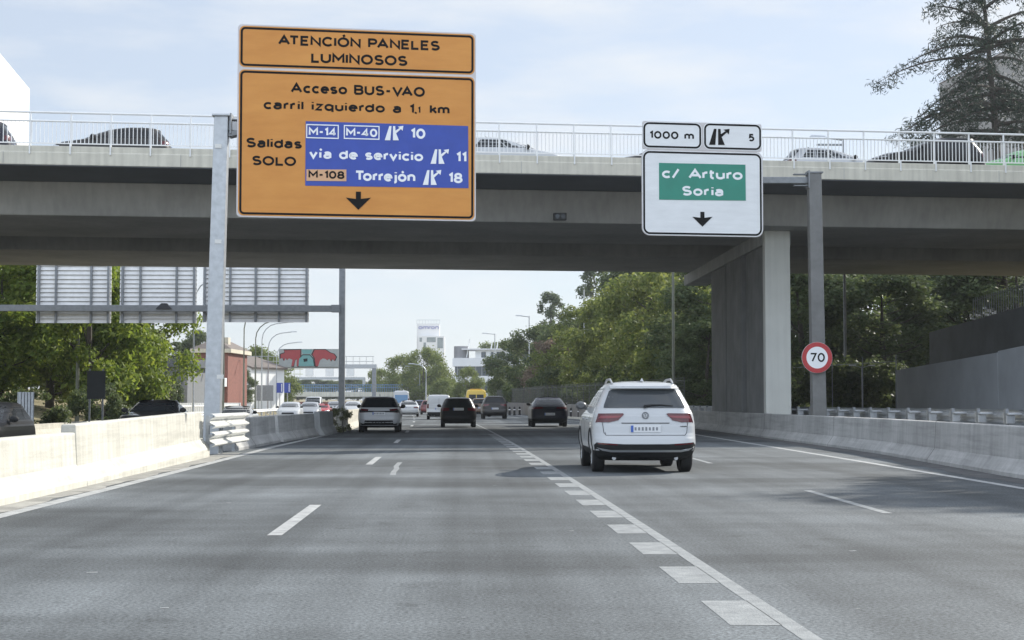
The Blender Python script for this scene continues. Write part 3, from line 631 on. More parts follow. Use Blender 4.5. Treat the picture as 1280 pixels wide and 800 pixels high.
def obox(B, x0, x1, yl0, yr0, yl1, yr1, r, bw, ins, mfill, y=-.006):
    """rounded panel with a black outline given by its left and right edge heights"""
    p = [B(x0, yl1), B(x1, yr0)]; xa, za, xb2, zb = p[0][0], p[0][1], p[1][0], p[1][1]
    k = MB(); plate_poly(k, rrect(xa, za, xb2, zb, r), y, .001); 
    g = MB(); ring_poly(g, rrect(xa + ins, za + ins, xb2 - ins, zb - ins, r * .9), rrect(xa + ins + bw, za + ins + bw, xb2 - ins - bw, zb - ins - bw, r * .9 - bw), y - .005, y)
    return k, g
for n_, x0, x1, a4 in (('title_panel', 56, 902, (62, 87, 211, 234)), ('main_panel', 56, 902, (220, 242, 743, 757))):
    k, g = obox(B1, x0, x1, a4[0], a4[1], a4[2], a4[3], .13, .052, .03, M_orange); o = k.build(n_, M_orange, SP); 
    g.build('outline', M_black, o)
    if n_ == 'title_panel':
        text_px(o, B1, 'ATENCIÓN PANELES', 192, 774, 139, 36, -.006); text_px(o, B1, 'LUMINOSOS', 310, 656, 199, 37, -.006)
    else:
        text_px(o, B1, 'Acceso BUS-VAO', 238, 720, 309, 36, -.006); text_px(o, B1, 'carril izquierdo a 1,', 143, 692, 369, 34, -.006)
        text_px(o, B1, '1', 694, 704, 374, 24, -.006); text_px(o, B1, 'km', 738, 810, 376, 34, -.006)
        text_px(o, B1, 'Salidas', 83, 279, 502, 35, -.006); text_px(o, B1, 'SOLO', 104, 259, 565, 34, -.006)
        q = MB(); arrow_down(q, B1, 437, 526, 657, 722); q.v = [(v[0], v[1] - .007, v[2]) for v in q.v]; q.build('arrow', M_black, o)
k = MB(); plate_poly(k, [B1(292, 636), B1(880, 643), B1(878, 419), B1(292, 405)], -.016, 0); o = k.build('blue_panel', M_blue, SP)
Bd = -.016
for s, x0, x1, ba, cp in (('M-14', 303, 402, 458, 30), ('M-40', 436, 548, 460, 30), ('10', 668, 722, 466, 37), ('vía de servicio', 305, 714, 543, 35), ('11', 834, 872, 550, 37), ('Torrejón', 468, 686, 620, 37), ('18', 806, 858, 625, 37)):
    text_px(o, B1, s, x0, x1, ba, cp, Bd, M_letter)
SH = lambda q, nm: (setattr(q, 'v', [(v[0], v[1] - .017, v[2]) for v in q.v]), q.build(nm, M_letter, o))
for q in ((575, 642, 420, 472), (741, 808, 503, 556), (713, 780, 578, 632)):
    e_ = MB(); exit_icon(e_, B1, *q); SH(e_, 'exit_symbol')
for q in ((294, 410, 418, 466), (428, 556, 421, 468)): e_ = MB(); boxtxt(e_, B1, *q, .026, 0); SH(e_, 'route_frame')
k = MB(); plate_poly(k, [B1(296, 619), B1(438, 620), B1(438, 578), B1(296, 578)], -.024, -.015); k.build('route_plate', M_tan, o)
text_px(o, B1, 'M-108', 303, 431, 611, 28, -.024, nm='route_number')
dissolve(SP)
# --- white
D2 = 48.5
TL, TR, BL = P(802, 151, D2), P(953, 152.5, D2 + .5), P(802, 294, D2)
rz = math.atan2(TR.y - TL.y, TR.x - TL.x); Wm = math.hypot(TR.x - TL.x, TR.y - TL.y); Hm = TL.z - BL.z
pb = P(1024, 520, 49.8); pb = Vector((pb.x, pb.y, -.1)); pt = P(1017.5, 217, 49.8)
G2 = empty('overhead_sign', pb, label='white overhead exit sign with a green street name panel, hung beside the overpass pier', cat='road sign')
a, b = Vector((0, 0, 0)), loc(pt)
k = MB(); k.hexa([a + Vector(q) for q in ((-.23, -.2, 0), (.21, -.2, 0), (.21, .2, 0), (-.23, .2, 0))], [b + Vector(q) for q in ((-.2, -.18, 0), (.2, -.18, 0), (.2, .18, 0), (-.2, .18, 0))]); k.build('post', mat('aged_steel', (.17, .172, .17), .6, .3, var=.18, scale=3), G2, bevel=.02)
arm0 = b + Vector((-.1, 0, -.22)); arm1 = loc(P(806, 225, D2 + .5))
k = MB(); k.bar(arm0, arm1, .2, .2); k.build('arm', M_galvd, G2, bevel=.015)
k = MB(); k.box(arm0 + Vector((-.10, 0, .02)), (.04, .46, .55)); k.box(arm0 + Vector((-.32, -.0, .19)), (.46, .2, .03)); k.box(arm0 + Vector((-.32, 0, -.17)), (.46, .2, .03)); k.box(arm0 + Vector((.1, 0, .24)), (.5, .42, .04)); k.build('bracket', M_galvd, G2)
SP = empty('sign_face', loc((TL.x, TL.y, BL.z)), rz); SP.parent = G2
B2 = Board(98, 770, 92, 97, 727, 740, Wm, Hm)
k = MB(); plate_poly(k, rrect(0, 0, Wm, B2(400, 252)[1], .24), 0, .05); plate_poly(k, rrect(.03, B2(400, 251)[1], Wm - .03, Hm, .06), .001, .05); k.build('board', M_edge, SP)
for n_, x0, x1, a4, r in (('distance_panel', 103, 430, (93, 97, 243, 246), .2), ('number_panel', 439, 765, (96, 97, 246, 252), .2), ('main_panel', 101, 766, (255, 262, 724, 736), .23)):
    k, g = obox(B2, x0, x1, *a4, r, .058, .022, M_signw); o = k.build(n_, M_signw, SP); g.build('outline', M_black, o)
    if n_ == 'distance_panel': text_px(o, B2, '1000 m', 140, 386, 191, 43, -.006)
    elif n_ == 'number_panel':
        text_px(o, B2, '5', 691, 723, 196, 43, -.006); q = MB(); exit_icon(q, B2, 470, 585, 127, 219); q.v = [(v[0], v[1] - .007, v[2]) for v in q.v]; q.build('exit_symbol', M_black, o)
    else:
        q = MB(); arrow_down(q, B2, 375, 486, 597, 680); q.v = [(v[0], v[1] - .007, v[2]) for v in q.v]; q.build('arrow', M_black, o)
k = MB(); plate_poly(k, [B2(192, 530), B2(673, 533), B2(672, 329), B2(192, 325)], -.016, 0); o = k.build('green_panel', M_green, SP)
text_px(o, B2, 'c/ Arturo', 208, 655, 413, 56, -.016, M_letter); text_px(o, B2, 'Soria', 318, 548, 508, 54, -.016, M_letter)
dissolve(SP)
# --- speed limit
c = P(1021.2, 447, 49.5)
t = empty('speed_limit_sign', c, math.radians(2), 'round red rimmed speed limit sign for 70 on the post of the white sign', 'road sign')
rr = 19.6 * 49.5 / FPX
k = MB(); k.lathe([(-.02, .02), (-.02, rr), (.02, rr), (.02, .02)], 40, 'Y'); k.build('disc', M_edge, t)
k = MB(); circ = lambda r: [(r * math.cos(2 * math.pi * i / 48), r * math.sin(2 * math.pi * i / 48)) for i in range(48)]
ring_poly(k, circ(rr * .985), circ(rr * .70), -.028, -.021); k.build('red_ring', M_red, t)
k = MB(); plate_poly(k, circ(rr * .70), -.026, -.0205); o = k.build('white_face', M_letter, t)
k = MB(); fit_text(k, '70', -rr * .47, rr * .50, -rr * .28, rr * .58, FN(-.026), bold=.17, gap=.28); k.build('numerals', M_black, o)
# ---------------------------------------------------------------- gantry with sign backs, beyond the overpass
pb = P(427, 517, 91); pb.z = -.2
G = empty('sign_gantry', pb, label='grey steel gantry seen from behind carrying three ribbed sign backs', cat='gantry')
loc = lambda v: Vector(v) - pb
k = MB(); k.box((0, 0, 5.3), (.34, .36, 10.6)); k.build('post', M_galvd, G, bevel=.02)
bz = P(427, 386, 91).z + .2
k = MB(); k.box((-17, -.1, bz), (33.6, .3, .36)); k.box((-.35, -.15, bz), (.5, .5, .42)); k.build('crossbar', M_galvd, G, bevel=.02)
k = MB(); k.box((-34, 0, 5), (.36, .36, 10.6)); k.build('post', M_galvd, G, bevel=.02)
for (x0, x1, y1) in ((46, 139.5, 404), (150.5, 246.5, 404), (254, 386.5, 403)):
    a = loc(P(x0, y1, 91.5)); b = loc(P(x1, y1, 91.5)); top = bz + 3.3; k = MB(); z = a.z
    while z < top:
        k.hexa([(a.x, .22, z), (b.x, .22, z), (b.x, .34, z), (a.x, .34, z)], [(a.x, .30, z + .20), (b.x, .30, z + .20), (b.x, .34, z + .20), (a.x, .34, z + .20)]); k.box(((a.x + b.x) / 2, .335, z + .225), (b.x - a.x - .02, .02, .052)); z += .25
    o = k.build('sign_back', M_back, G)
    for f in (.02, .26, .5, .72, .98) if x1 - x0 > 110 else (.04, .27, .74, .97):
        k = MB(); k.box((a.x + (b.x - a.x) * f, .16, (a.z + top) / 2), (.13 if f in (.02, .98, .04, .97, .5) else .11, .16, top - a.z)); k.build('upright', M_galvd, o)
    if x0 == 150.5:
        q = loc(P(206, 386, 91)); k = MB(); k.hexa([q + Vector(v) for v in ((-.45, -.35, -.02), (.45, -.35, -.02), (.45, -.0, -.02), (-.45, 0, -.02))], [q + Vector(v) for v in ((-.15, -.3, .3), (.15, -.3, .3), (.15, 0, .3), (-.15, 0, .3))]); k.build('beam_joint', M_dark, G)
# ---------------------------------------------------------------- far gantry with a painted-over board
DG = 244
pb = P(467.5, 500, DG); pb.z = -.2
G = empty('sign_gantry', pb, label='far gantry with walkway railing and a graffiti covered message board', cat='gantry'); loc = lambda v: Vector(v) - pb
zt = loc(P(467, 458, DG)).z; xl = loc(P(293, 458, DG)).x
k = MB(); k.box((0, 0, zt / 2), (.62, .6, zt)); k.build('post', M_galvd, G, bevel=.03)
k = MB(); k.box((xl, 0, zt / 2), (.7, .6, zt)); k.build('post', M_galv, G, bevel=.03)
k = MB(); k.box((xl / 2, 0, zt), (abs(xl) + .8, .7, .62)); k.build('crossbar', M_galv, G, bevel=.03)
k = MB(); rz_ = zt + 1.5
for z in (.75, 1.5): k.tube([(xl, -.5, zt + z), (0, -.5, zt + z)], .045, 6)
for x in np.arange(xl, .1, 1.0): k.tube([(x, -.5, zt + .2), (x, -.5, zt + 1.5)], .035, 5)
k.build('walkway_railing', M_galv, G)
a = loc(P(349.5, 459, DG)); b = loc(P(424, 436.5, DG)); bw = b.x - a.x; bh = b.z - a.z
k = MB(); k.box(((a.x + b.x) / 2, -.9, (a.z + b.z) / 2), (bw, .5, bh)); bo = k.build('message_board', mat('grey_casing', (.30, .32, .31), .6, .1, var=.1), G, bevel=.03)
gx = lambda u, v: (a.x + bw * u, b.z - bh * v)
def gpoly(name, m, polys, y):
    k = MB()
    for q in polys: plate_poly(k, [gx(*p) for p in q][::-1], y, -1.149 if y > -1.17 else y + .012)
    return k.build(name, m, bo)
L1 = [(.03, .30), (.10, .22), (.09, .08), (.36, .05), (.36, .42), (.33, .95), (.30, .95), (.30, .55), (.27, .62), (.25, .95), (.21, .95), (.23, .60), (.17, .52), (.14, .62), (.12, .5), (.09, .66), (.07, .5), (.03, .55)]
L3 = [(.60, .05), (.78, .05), (.86, .22), (.92, .28), (.96, .45), (.93, .66), (.89, .55), (.87, .68), (.84, .52), (.81, .62), (.78, .55), (.74, .52), (.69, .62), (.66, .95), (.62, .95), (.60, .50), (.56, .32)]
def grow(q, s):
    cx_ = sum(p[0] for p in q) / len(q); cy_ = sum(p[1] for p in q) / len(q)
    return [(cx_ + (p[0] - cx_) * s[0], cy_ + (p[1] - cy_) * s[1]) for p in q]
gpoly('graffiti_outline', M_black, [grow(L1, (1.10, 1.10)), grow(L3, (1.09, 1.10)), [(.31, .97), (.33, .5), (.40, .30), (.52, .30), (.58, .5), (.61, .97)]], -1.16)
for q in (L1, L3): gpoly('graffiti_red', mat('spray_red', (.30, .03, .035), .6, var=.1), [q], -1.175)
gpoly('graffiti_teal', mat('spray_teal', (.12, .29, .28), .6, var=.1), [[(.33, .95), (.34, .55), (.40, .35), (.52, .35), (.57, .55), (.59, .95)], [(.38, .04), (.56, .04), (.54, .27), (.40, .27)]], -1.18)
gpoly('graffiti_eye', M_black, [[(.41, .55), (.48, .52), (.48, .68), (.42, .72)]], -1.195)
DG = 330
pb = P(454.8, 500, DG); pb.z = -.2
G = empty('sign_gantry', pb, label='farthest pale gantry with small square lane panels hanging behind the graffiti gantry', cat='gantry'); loc = lambda v: Vector(v) - pb
zt = loc(P(454, 473, DG)).z; xl = loc(P(316, 473, DG)).x
for x in (0, xl):
    k = MB(); k.box((x, 0, zt / 2), (.55, .5, zt)); k.build('post', M_galv, G, bevel=.03)
k = MB(); k.box((xl / 2, 0, zt), (abs(xl) + .6, .6, .5)); 
k.build('crossbar', M_galv, G)
k = MB()
for z in (.9, 1.9, 3.2): k.tube([(xl, .5, zt + z), (xl * .55, .5, zt + z)], .07, 5)
for x in np.arange(xl, xl * .55, 1.2): k.tube([(x, .5, zt), (x, .5, zt + 3.2)], .05, 5)
k.build('walkway_railing', mat('pale_green_steel', (.40, .44, .28), .6, .1, var=.1), G)
for x0, x1 in ((382, 392.5), (407, 418), (433, 443.5)):
    a = loc(P(x0, 470.5, DG)); b = loc(P(x1, 460, DG)); k = MB(); k.box(((a.x + b.x) / 2, -.3, (a.z + b.z) / 2), (b.x - a.x, .3, b.z - a.z)); k.build('lane_panel', M_back, G, bevel=.03)

# ---------------------------------------------------------------- air
hz = bpy.data.materials.new('haze_air'); hz.use_nodes = True; n_ = hz.node_tree.nodes
for q in list(n_):
    if q.type != 'OUTPUT_MATERIAL': n_.remove(q)
pv = n_.new('ShaderNodeVolumePrincipled'); pv.inputs['Color'].default_value = (.86, .93, 1, 1); pv.inputs['Density'].default_value = .00022; pv.inputs['Anisotropy'].default_value = .35
hz.node_tree.links.new(pv.outputs[0], n_['Material Output'].inputs['Volume'])
k = MB(); k.box((0, 1300, 29), (1900, 2800, 68)); tag(k.build('haze', hz), kind='stuff')
# ================================================================ vehicles
SUV = dict(L=4.49, prof=[(.22, .30, 4.20, .70), (.30, .12, 4.38, .83), (.40, .03, 4.47, .895), (.52, .0, 4.49, .918), (.62, .035, 4.47, .92), (.70, .075, 4.44, .92), (.84, .10, 4.36, .918), (.92, .115, 4.22, .912), (1.0, .13, 3.95, .90), (1.06, .15, 3.45, .885), (1.11, .18, 3.22, .862), (1.2, .23, 3.02, .825), (1.35, .335, 2.66, .755), (1.47, .42, 2.34, .695), (1.53, .40, 2.10, .655), (1.57, .42, 1.95, .62), (1.605, .52, 1.75, .55), (1.63, .85, 1.45, .36)],
    wheels=(.93, 3.61, .355), rear=[(1.155, .725), (1.485, .595)], rr=(.30, .34), crown=(.07, .16), belt=1.13, lamp=[(.64, .900), (.48, .935), (.375, 1.045), (.40, 1.06), (.82, 1.055), (.872, .895)], plate=.81, pz=.73, head=[(.45, .80), (.48, .90), (.84, .96), (.88, .84)], clad=True)
HATCH = dict(L=4.0, prof=[(.19, .28, 3.75, .68), (.27, .10, 3.92, .80), (.40, .01, 3.99, .86), (.55, .0, 4.0, .878), (.68, .03, 3.98, .88), (.80, .055, 3.88, .876), (.88, .07, 3.66, .868), (.95, .09, 3.25, .85), (1.0, .12, 3.0, .828), (1.1, .20, 2.78, .79), (1.25, .33, 2.45, .72), (1.36, .42, 2.15, .66), (1.41, .40, 1.95, .62), (1.45, .52, 1.72, .54), (1.475, .85, 1.4, .36)],
    wheels=(.72, 3.22, .32), rear=[(1.02, .68), (1.36, .55)], rr=(.32, .36), crown=(.08, .16), belt=1.0, lamp=[(.46, .82), (.44, .95), (.83, .98), (.85, .80)], plate=.72, head=[(.42, .66), (.46, .75), (.80, .82), (.84, .70)], clad=False)
COUPE = dict(L=4.5, prof=[(.20, .28, 4.2, .72), (.28, .10, 4.4, .86), (.42, .01, 4.48, .93), (.58, .0, 4.5, .945), (.72, .03, 4.46, .945), (.86, .06, 4.36, .94), (.95, .09, 4.1, .925), (1.03, .12, 3.5, .90), (1.09, .19, 3.25, .86), (1.2, .42, 2.98, .80), (1.33, .72, 2.65, .72), (1.43, 1.0, 2.35, .66), (1.48, 1.15, 2.15, .61), (1.52, 1.35, 1.95, .52), (1.54, 1.55, 1.75, .36)],
    wheels=(.86, 3.6, .36), rear=[(1.12, .70), (1.42, .57)], rr=(.30, .36), crown=(.07, .16), belt=1.1, lamp=[(.34, .93), (.36, 1.02), (.87, 1.04), (.90, .90)], plate=.72, pz=.60, head=[(.42, .74), (.46, .83), (.84, .88), (.88, .76)], clad=True)
SEDAN = dict(L=4.6, prof=[(.19, .28, 4.3, .70), (.27, .10, 4.5, .82), (.42, .01, 4.58, .88), (.58, .0, 4.6, .90), (.72, .03, 4.56, .90), (.84, .07, 4.42, .895), (.92, .14, 4.1, .885), (.98, .30, 3.5, .865), (1.02, .62, 3.25, .83), (1.12, .90, 3.0, .785), (1.25, 1.25, 2.68, .71), (1.35, 1.55, 2.4, .65), (1.40, 1.78, 2.2, .59), (1.43, 2.0, 2.08, .36)],
    wheels=(.95, 3.70, .32), rear=[(1.05, .70), (1.33, .57)], rr=(.30, .36), crown=(.07, .16), belt=1.02, lamp=[(.42, .74), (.42, .86), (.82, .89), (.85, .74)], plate=.74, head=[(.42, .68), (.46, .76), (.80, .82), (.85, .70)], clad=False)
VAN = dict(L=4.4, prof=[(.20, .22, 4.15, .70), (.30, .06, 4.32, .84), (.42, .0, 4.38, .895), (.58, .0, 4.4, .905), (.75, .05, 4.36, .905), (.95, .055, 4.1, .90), (1.05, .06, 3.75, .89), (1.12, .07, 3.45, .875), (1.3, .08, 3.12, .85), (1.5, .10, 2.8, .82), (1.65, .13, 2.55, .79), (1.74, .17, 2.4, .75), (1.79, .28, 2.2, .68), (1.81, .5, 2.0, .5)],
    wheels=(.85, 3.6, .32), rear=[(1.15, .0), (1.5, .0)], rr=(.16, .34), crown=(.03, .14), belt=1.15, lamp=[(.74, .82), (.74, 1.16), (.86, 1.16), (.88, .82)], plate=.74, head=[(.42, .80), (.46, .92), (.80, .98), (.84, .84)], clad=False)
def spec(b, sz=1, sy=1, sw=1, **kw):
    d = dict(b); d['L'] = b['L'] * sy; d['prof'] = [(z * sz, a * sy, f * sy, w * sw) for z, a, f, w in b['prof']]; d['wheels'] = (b['wheels'][0] * sy, b['wheels'][1] * sy, b['wheels'][2])
    d['rear'] = [(z * sz, w * sw) for z, w in b['rear']]; d['belt'] = b['belt'] * sz; d['lamp'] = [(x * sw, z * sz) for x, z in b['lamp']]; d['head'] = [(x * sw, z * sz) for x, z in b['head']]; d['plate'] = b['plate'] * sz
    d.update(kw); return d
class Shape:
    def __init__(s, d):
        s.d = d; p = np.array(d['prof']); s.p = p; zz = np.linspace(p[0, 0], p[-1, 0], 46); s.z = np.unique(np.concatenate([zz, p[:, 0]]))
        def sm(c):
            f = np.interp(s.z, p[:, 0], p[:, c]); g = f.copy(); g[1:-1] = (f[:-2] + 2 * f[1:-1] + f[2:]) / 4; return g
        s.yr, s.yf, s.w = sm(1), sm(2), sm(3)
    def g(s, z): return float(np.interp(z, s.z, s.yr)), float(np.interp(z, s.z, s.yf)), float(np.interp(z, s.z, s.w))
    def edge(s, x, w, r, c):
        a = min(abs(x), w); q = c * (a / w) ** 2; r = min(r, w * .7)
        if a > w - r: q += r - math.sqrt(max(0, r * r - (a - (w - r)) ** 2))
        return q
    def tail(s, x, z):
        yr, yf, w = s.g(z); return yr + s.edge(x, w, s.d['rr'][0], s.d['crown'][0])
    def nose(s, x, z):
        yr, yf, w = s.g(z); return yf - s.edge(x, w, s.d['rr'][1], s.d['crown'][1])
    def side(s, y, z):
        yr, yf, w = s.g(z); x = w
        for r, c, t in ((s.d['rr'][0], s.d['crown'][0], y - yr), (s.d['rr'][1], s.d['crown'][1], yf - y)):
            r = min(r, w * .7); t2 = t - c
            if t2 < r: x = min(x, w - r + math.sqrt(max(0, r * r - (r - max(t2, 0)) ** 2)))
        # flanks are slightly barrelled along the length
        return x
    def ring(s, i):
        w, yr, yf = s.w[i], s.yr[i], s.yf[i]; o = []
        for k in (0, 1):
            r = min(s.d['rr'][k], w * .7); xs = [-w + r - r * math.cos(R(a)) for a in (0, 10, 25, 40, 55, 72, 90)]; xs = xs + list(np.linspace(-w + r, w - r, 7))[1:-1] + [-q for q in xs[::-1]]
            if k == 0: o += [(x, yr + s.edge(x, w, r, s.d['crown'][0]), s.z[i]) for x in xs]
            if k == 1: fr = [(x, yf - s.edge(x, w, r, s.d['crown'][1]), s.z[i]) for x in xs[::-1]]
        a, b = o[-1], fr[0]; o += [(a[0], a[1] + (b[1] - a[1]) * t, a[2]) for t in (.2, .4, .6, .8)]; c, d = fr[-1], o[0]
        return o + fr + [(c[0], c[1] + (d[1] - c[1]) * t, c[2]) for t in (.2, .4, .6, .8)]
WHEELS = {}
M_glassr = mat('rear_tinted_glass', (.055, .062, .068), .08, 0, var=0, spec=.5)
M_mirror = mat('mirror_grey', (.10, .105, .11), .3, 0, var=0)
def wheel(parent, x, y, r, detail):
    key = (round(r, 3), detail)
    s = 1 if x > 0 else -1
    if key not in WHEELS:
        k = MB(); w = .11; k.lathe([(-w, r * .62), (-w, r * .92), (-w * .8, r), (w * .8, r), (w, r * .92), (w, r * .64), (w * .7, r * .60)], 36 if detail else 20)
        a = k.build('wheel', M_rubber, None, True); k = MB(); R1 = r * .63
        k.lathe([(w * .45, R1), (w * .95, R1), (w * .97, R1 * .92), (w * .6, R1 * .88), (w * .5, .05)], 32 if detail else 16, mi=1)
        for i in range(5 if detail else 0):
            for q in (-.16, .16):
                t = 2 * math.pi * i / 5 + q; k.bar((w * .82, .035 * math.cos(t), .035 * math.sin(t)), (w * .86, R1 * .93 * math.cos(t + q * .3), R1 * .93 * math.sin(t + q * .3)), .03, .035)
        k.lathe([(w * .6, .07), (w * .9, .065), (w * .93, .03)], 14)
        b = k.build('rim', [M_rim, M_trim], a, True); WHEELS[key] = (a.data, b.data); bpy.data.objects.remove(b); bpy.data.objects.remove(a)
    a = bpy.data.objects.new('wheel', WHEELS[key][0]); C.objects.link(a); a.parent = parent; a.location = (x, y, r - .004); a.rotation_euler = (0, 0, 0 if s > 0 else math.pi)
    b = bpy.data.objects.new('rim', WHEELS[key][1]); C.objects.link(b); b.parent = a
def car(name, label, cat, x, yref, z0, sp, pm, oncoming=False, group=None, detail=False, yaw=0, roofm=None, extra=None, lit=False):
    d = sp; sh = Shape(d); L = d['L']; H = d['prof'][-1][0]
    yc = yref + (L / 2)
    t = empty(name, (x, yc, z0), (math.pi if oncoming else 0) + yaw, label, cat, group)
    off = -L / 2
    def T(p): return (p[0], p[1] + off, p[2])
    # body shell with wheel arches cut out
    k = MB(); n = len(sh.ring(0)); m = len(sh.z)
    for i in range(m): k.v += [T(p) for p in sh.ring(i)]
    k.f = [[i * n + j, i * n + (j + 1) % n, (i + 1) * n + (j + 1) % n, (i + 1) * n + j] for i in range(m - 1) for j in range(n)] + [list(range(n))[::-1], list(range((m - 1) * n, m * n))]
    k.m = [0] * len(k.f)
    body = k.build('body', [pm, M_trim, roofm or pm], t, True, angle=50)
    y1, y2, r = d['wheels']; ra = r + (.055 if d['clad'] else .045)
    for yw in (y1, y2):
        q = MB(); q.lathe([(-1.3, ra), (1.3, ra)], 32, 'X', T((0, yw, r))); co = q.build('cutter', M_trim)
        md = body.modifiers.new('arch', 'BOOLEAN'); md.object = co; md.operation = 'DIFFERENCE'; md.solver = 'EXACT'
        dg = bpy.context.evaluated_depsgraph_get(); me = bpy.data.meshes.new_from_object(body.evaluated_get(dg)); body.modifiers.clear(); old = body.data; body.data = me; bpy.data.meshes.remove(old); bpy.data.objects.remove(co)
    me = body.data
    while len(me.materials) < 3: me.materials.append(pm)
    me.materials[0] = pm; me.materials[1] = M_trim; me.materials[2] = roofm or pm
    for p in me.polygons:
        c = p.center; p.material_index = 0; p.use_smooth = True
        for yw in (y1, y2):
            if abs(math.hypot(c.y - off - yw, c.z - r) - ra) < .03 and abs(p.normal.x) < .35 and c.z < r + ra + .02: p.material_index = 1
        if c.z < (.40 if d['clad'] else .28): p.material_index = 1
        if roofm and c.z > d['belt'] + .02: p.material_index = 2
    me.set_sharp_from_angle(angle=R(40))
    body.name = 'body'
    tf = lambda u, v, o: T((u, sh.tail(u, v) - o, v)); nf = lambda u, v, o: T((u, sh.nose(u, v) + o, v))
    def feat(nm, polys, fn, m, off=.006, th=.02, step=.1, parent=t):
        k = MB()
        for q in polys: relief(k, q, fn, off, th, step)
        return k.build(nm, m, parent, True)
    mir = lambda q: [(-a, b) for a, b in q][::-1]
    # glass
    (z1, w1), (z2, w2) = d['rear']
    if w1: feat('rear_window', [[(-w1, z1), (w1, z1), (w1 - .01, z1 + .05), (w2 + .015, z2 - .03), (w2 - .04, z2), (-w2 + .04, z2), (-w2 - .015, z2 - .03), (-w1 + .01, z1 + .05)]], tf, M_glassr if detail else M_glass, .012, .02, .06 if detail else .1)
    zb = d['belt'] + .01; zt = H - .115; wb = sh.g(zb)[2] - .10; wt = sh.g(zt)[2] - .085
    feat('windscreen', [[(-wb, zb + .01), (wb, zb + .01), (wt, zt + .01), (-wt, zt + .01)]], nf, M_glass)
    zs1, zs2 = d['belt'] + .035, H - .125
    yr1, yf1, _ = sh.g(zs1); yr2, yf2, _ = sh.g(zs2)
    A = (yr1 + .42, zs1), (yf1 - .42, zs1), (yf2 - .34, zs2), (yr2 + .42, zs2)
    if not w1: A = (L * .45, zs1), A[1], A[2], (L * .45, zs2)
    def lerp(a, b, f): return (a[0] + (b[0] - a[0]) * f, a[1] + (b[1] - a[1]) * f)
    cuts = ((0, .26), (.28, .61), (.635, 1)) if w1 else ((0, 1),)
    for s in (-1, 1):
        fs = lambda u, v, o, s=s: T((s * (sh.side(u, v) + o), u, v))
        for a, b in cuts:
            feat('side_window', [[lerp(A[0], A[1], a), lerp(A[0], A[1], b), lerp(A[3], A[2], b), lerp(A[3], A[2], a)]], fs, M_glass, .004, .012, .14)
        k = MB(); ym = sh.g(d['belt'])[1] - .50; xm = s * (sh.side(ym, d['belt']) + .115); zm = d['belt'] + .06
        q = []
        for i in range(8):
            f = i / 7; rr_ = math.sin(math.pi * min(1, .12 + f * .86)) ** .6
            q.append((f * .16 - .06, rr_))
        k.lathe([(a, .085 * b) for a, b in q], 14, 'Y')
        k.v = [(v[0] * 1.3 + xm, v[1] + ym + off, v[2] * .95 + zm) for v in k.v]; k.bar(T((xm - s * .16, ym + .04, zm - .07)), T((xm, ym + .03, zm - .04)), .07, .04); k.build('side_mirror', M_mirror if detail else M_trim, t, True)
        # lamps
        lp = d['lamp']; q = [(s * a, b) for a, b in lp]; q = q if s < 0 else q[::-1]
        lo = feat('tail_lamp', [q], tf, M_lampred, .014, .04, .08)
        hp = [(s * a, b) for a, b in d['head']]; feat('headlamp', [hp if s < 0 else hp[::-1]], nf, M_lampwh, .012, .03, .09)
        if detail:
            c0 = (sum(a for a, b in lp) / len(lp), sum(b for a, b in lp) / len(lp)); q2 = [(s * (c0[0] + (a - c0[0]) * .86 - .01), c0[1] + (b - c0[1]) * .30 + .012) for a, b in lp]; feat('light_strip', [q2], tf, M_lampbr, .018, .02, .08, lo)
        for yw in (y1, y2): wheel(t, s * (sh.side(yw, .5) - .125), yw + off, r, detail)
    zp = d.get('pz', d['plate']); xp = .26
    k = MB(); yy = sh.tail(.2, zp + .055) - .016 + off
    k.box((0, yy, zp + .055), (.53, .014, .125)); pl = k.build('number_plate', M_plate, t, bevel=.004)
    k = MB(); k.box((-.24, yy - .009, zp + .055), (.045, .006, .118)); k.build('plate_band', M_plblue, pl)
    k = MB(); rnd = random.Random(len(label) * 7)
    for i in range(7):
        k.box((-.18 + i * .063, yy - .0085, zp + .055), (.034, .005, .062 + rnd.uniform(-.008, .008)))
    k.build('plate_marks', M_plgrey, pl)
    k = MB(); yn = sh.nose(.2, .45) + .014 + off; k.box((0, yn, .45), (.53, .014, .12)); k.build('number_plate', M_plate, t, bevel=.004)
    wl = sh.g(.4)[2]
    feat('grille', [[(-.5, .56), (.5, .56), (.46, .70), (-.46, .70)]], nf, M_trim, .008, .02, .12)
    feat('lower_grille', [[(-.62, .27), (.62, .27), (.58, .39), (-.58, .39)]], nf, M_trim, .008, .02, .12)
    if not detail:
        zq = .34 if not d['clad'] else .42
        feat('lower_bumper', [[(-wl * .86, .25), (wl * .86, .25), (wl * .90, zq + .04), (wl * .62, zq), (-wl * .62, zq), (-wl * .90, zq + .04)]], tf, M_trim, .012, .03, .12)
        k = MB(); k.tube([T((0, d.get('ay', 1.2), H - .01)), T((0, d.get('ay', 1.2) - .12, H + .09))], .012, 6); k.build('aerial', M_trim, t)
    if extra: extra(t, sh, T, tf, feat, nf)
    return t
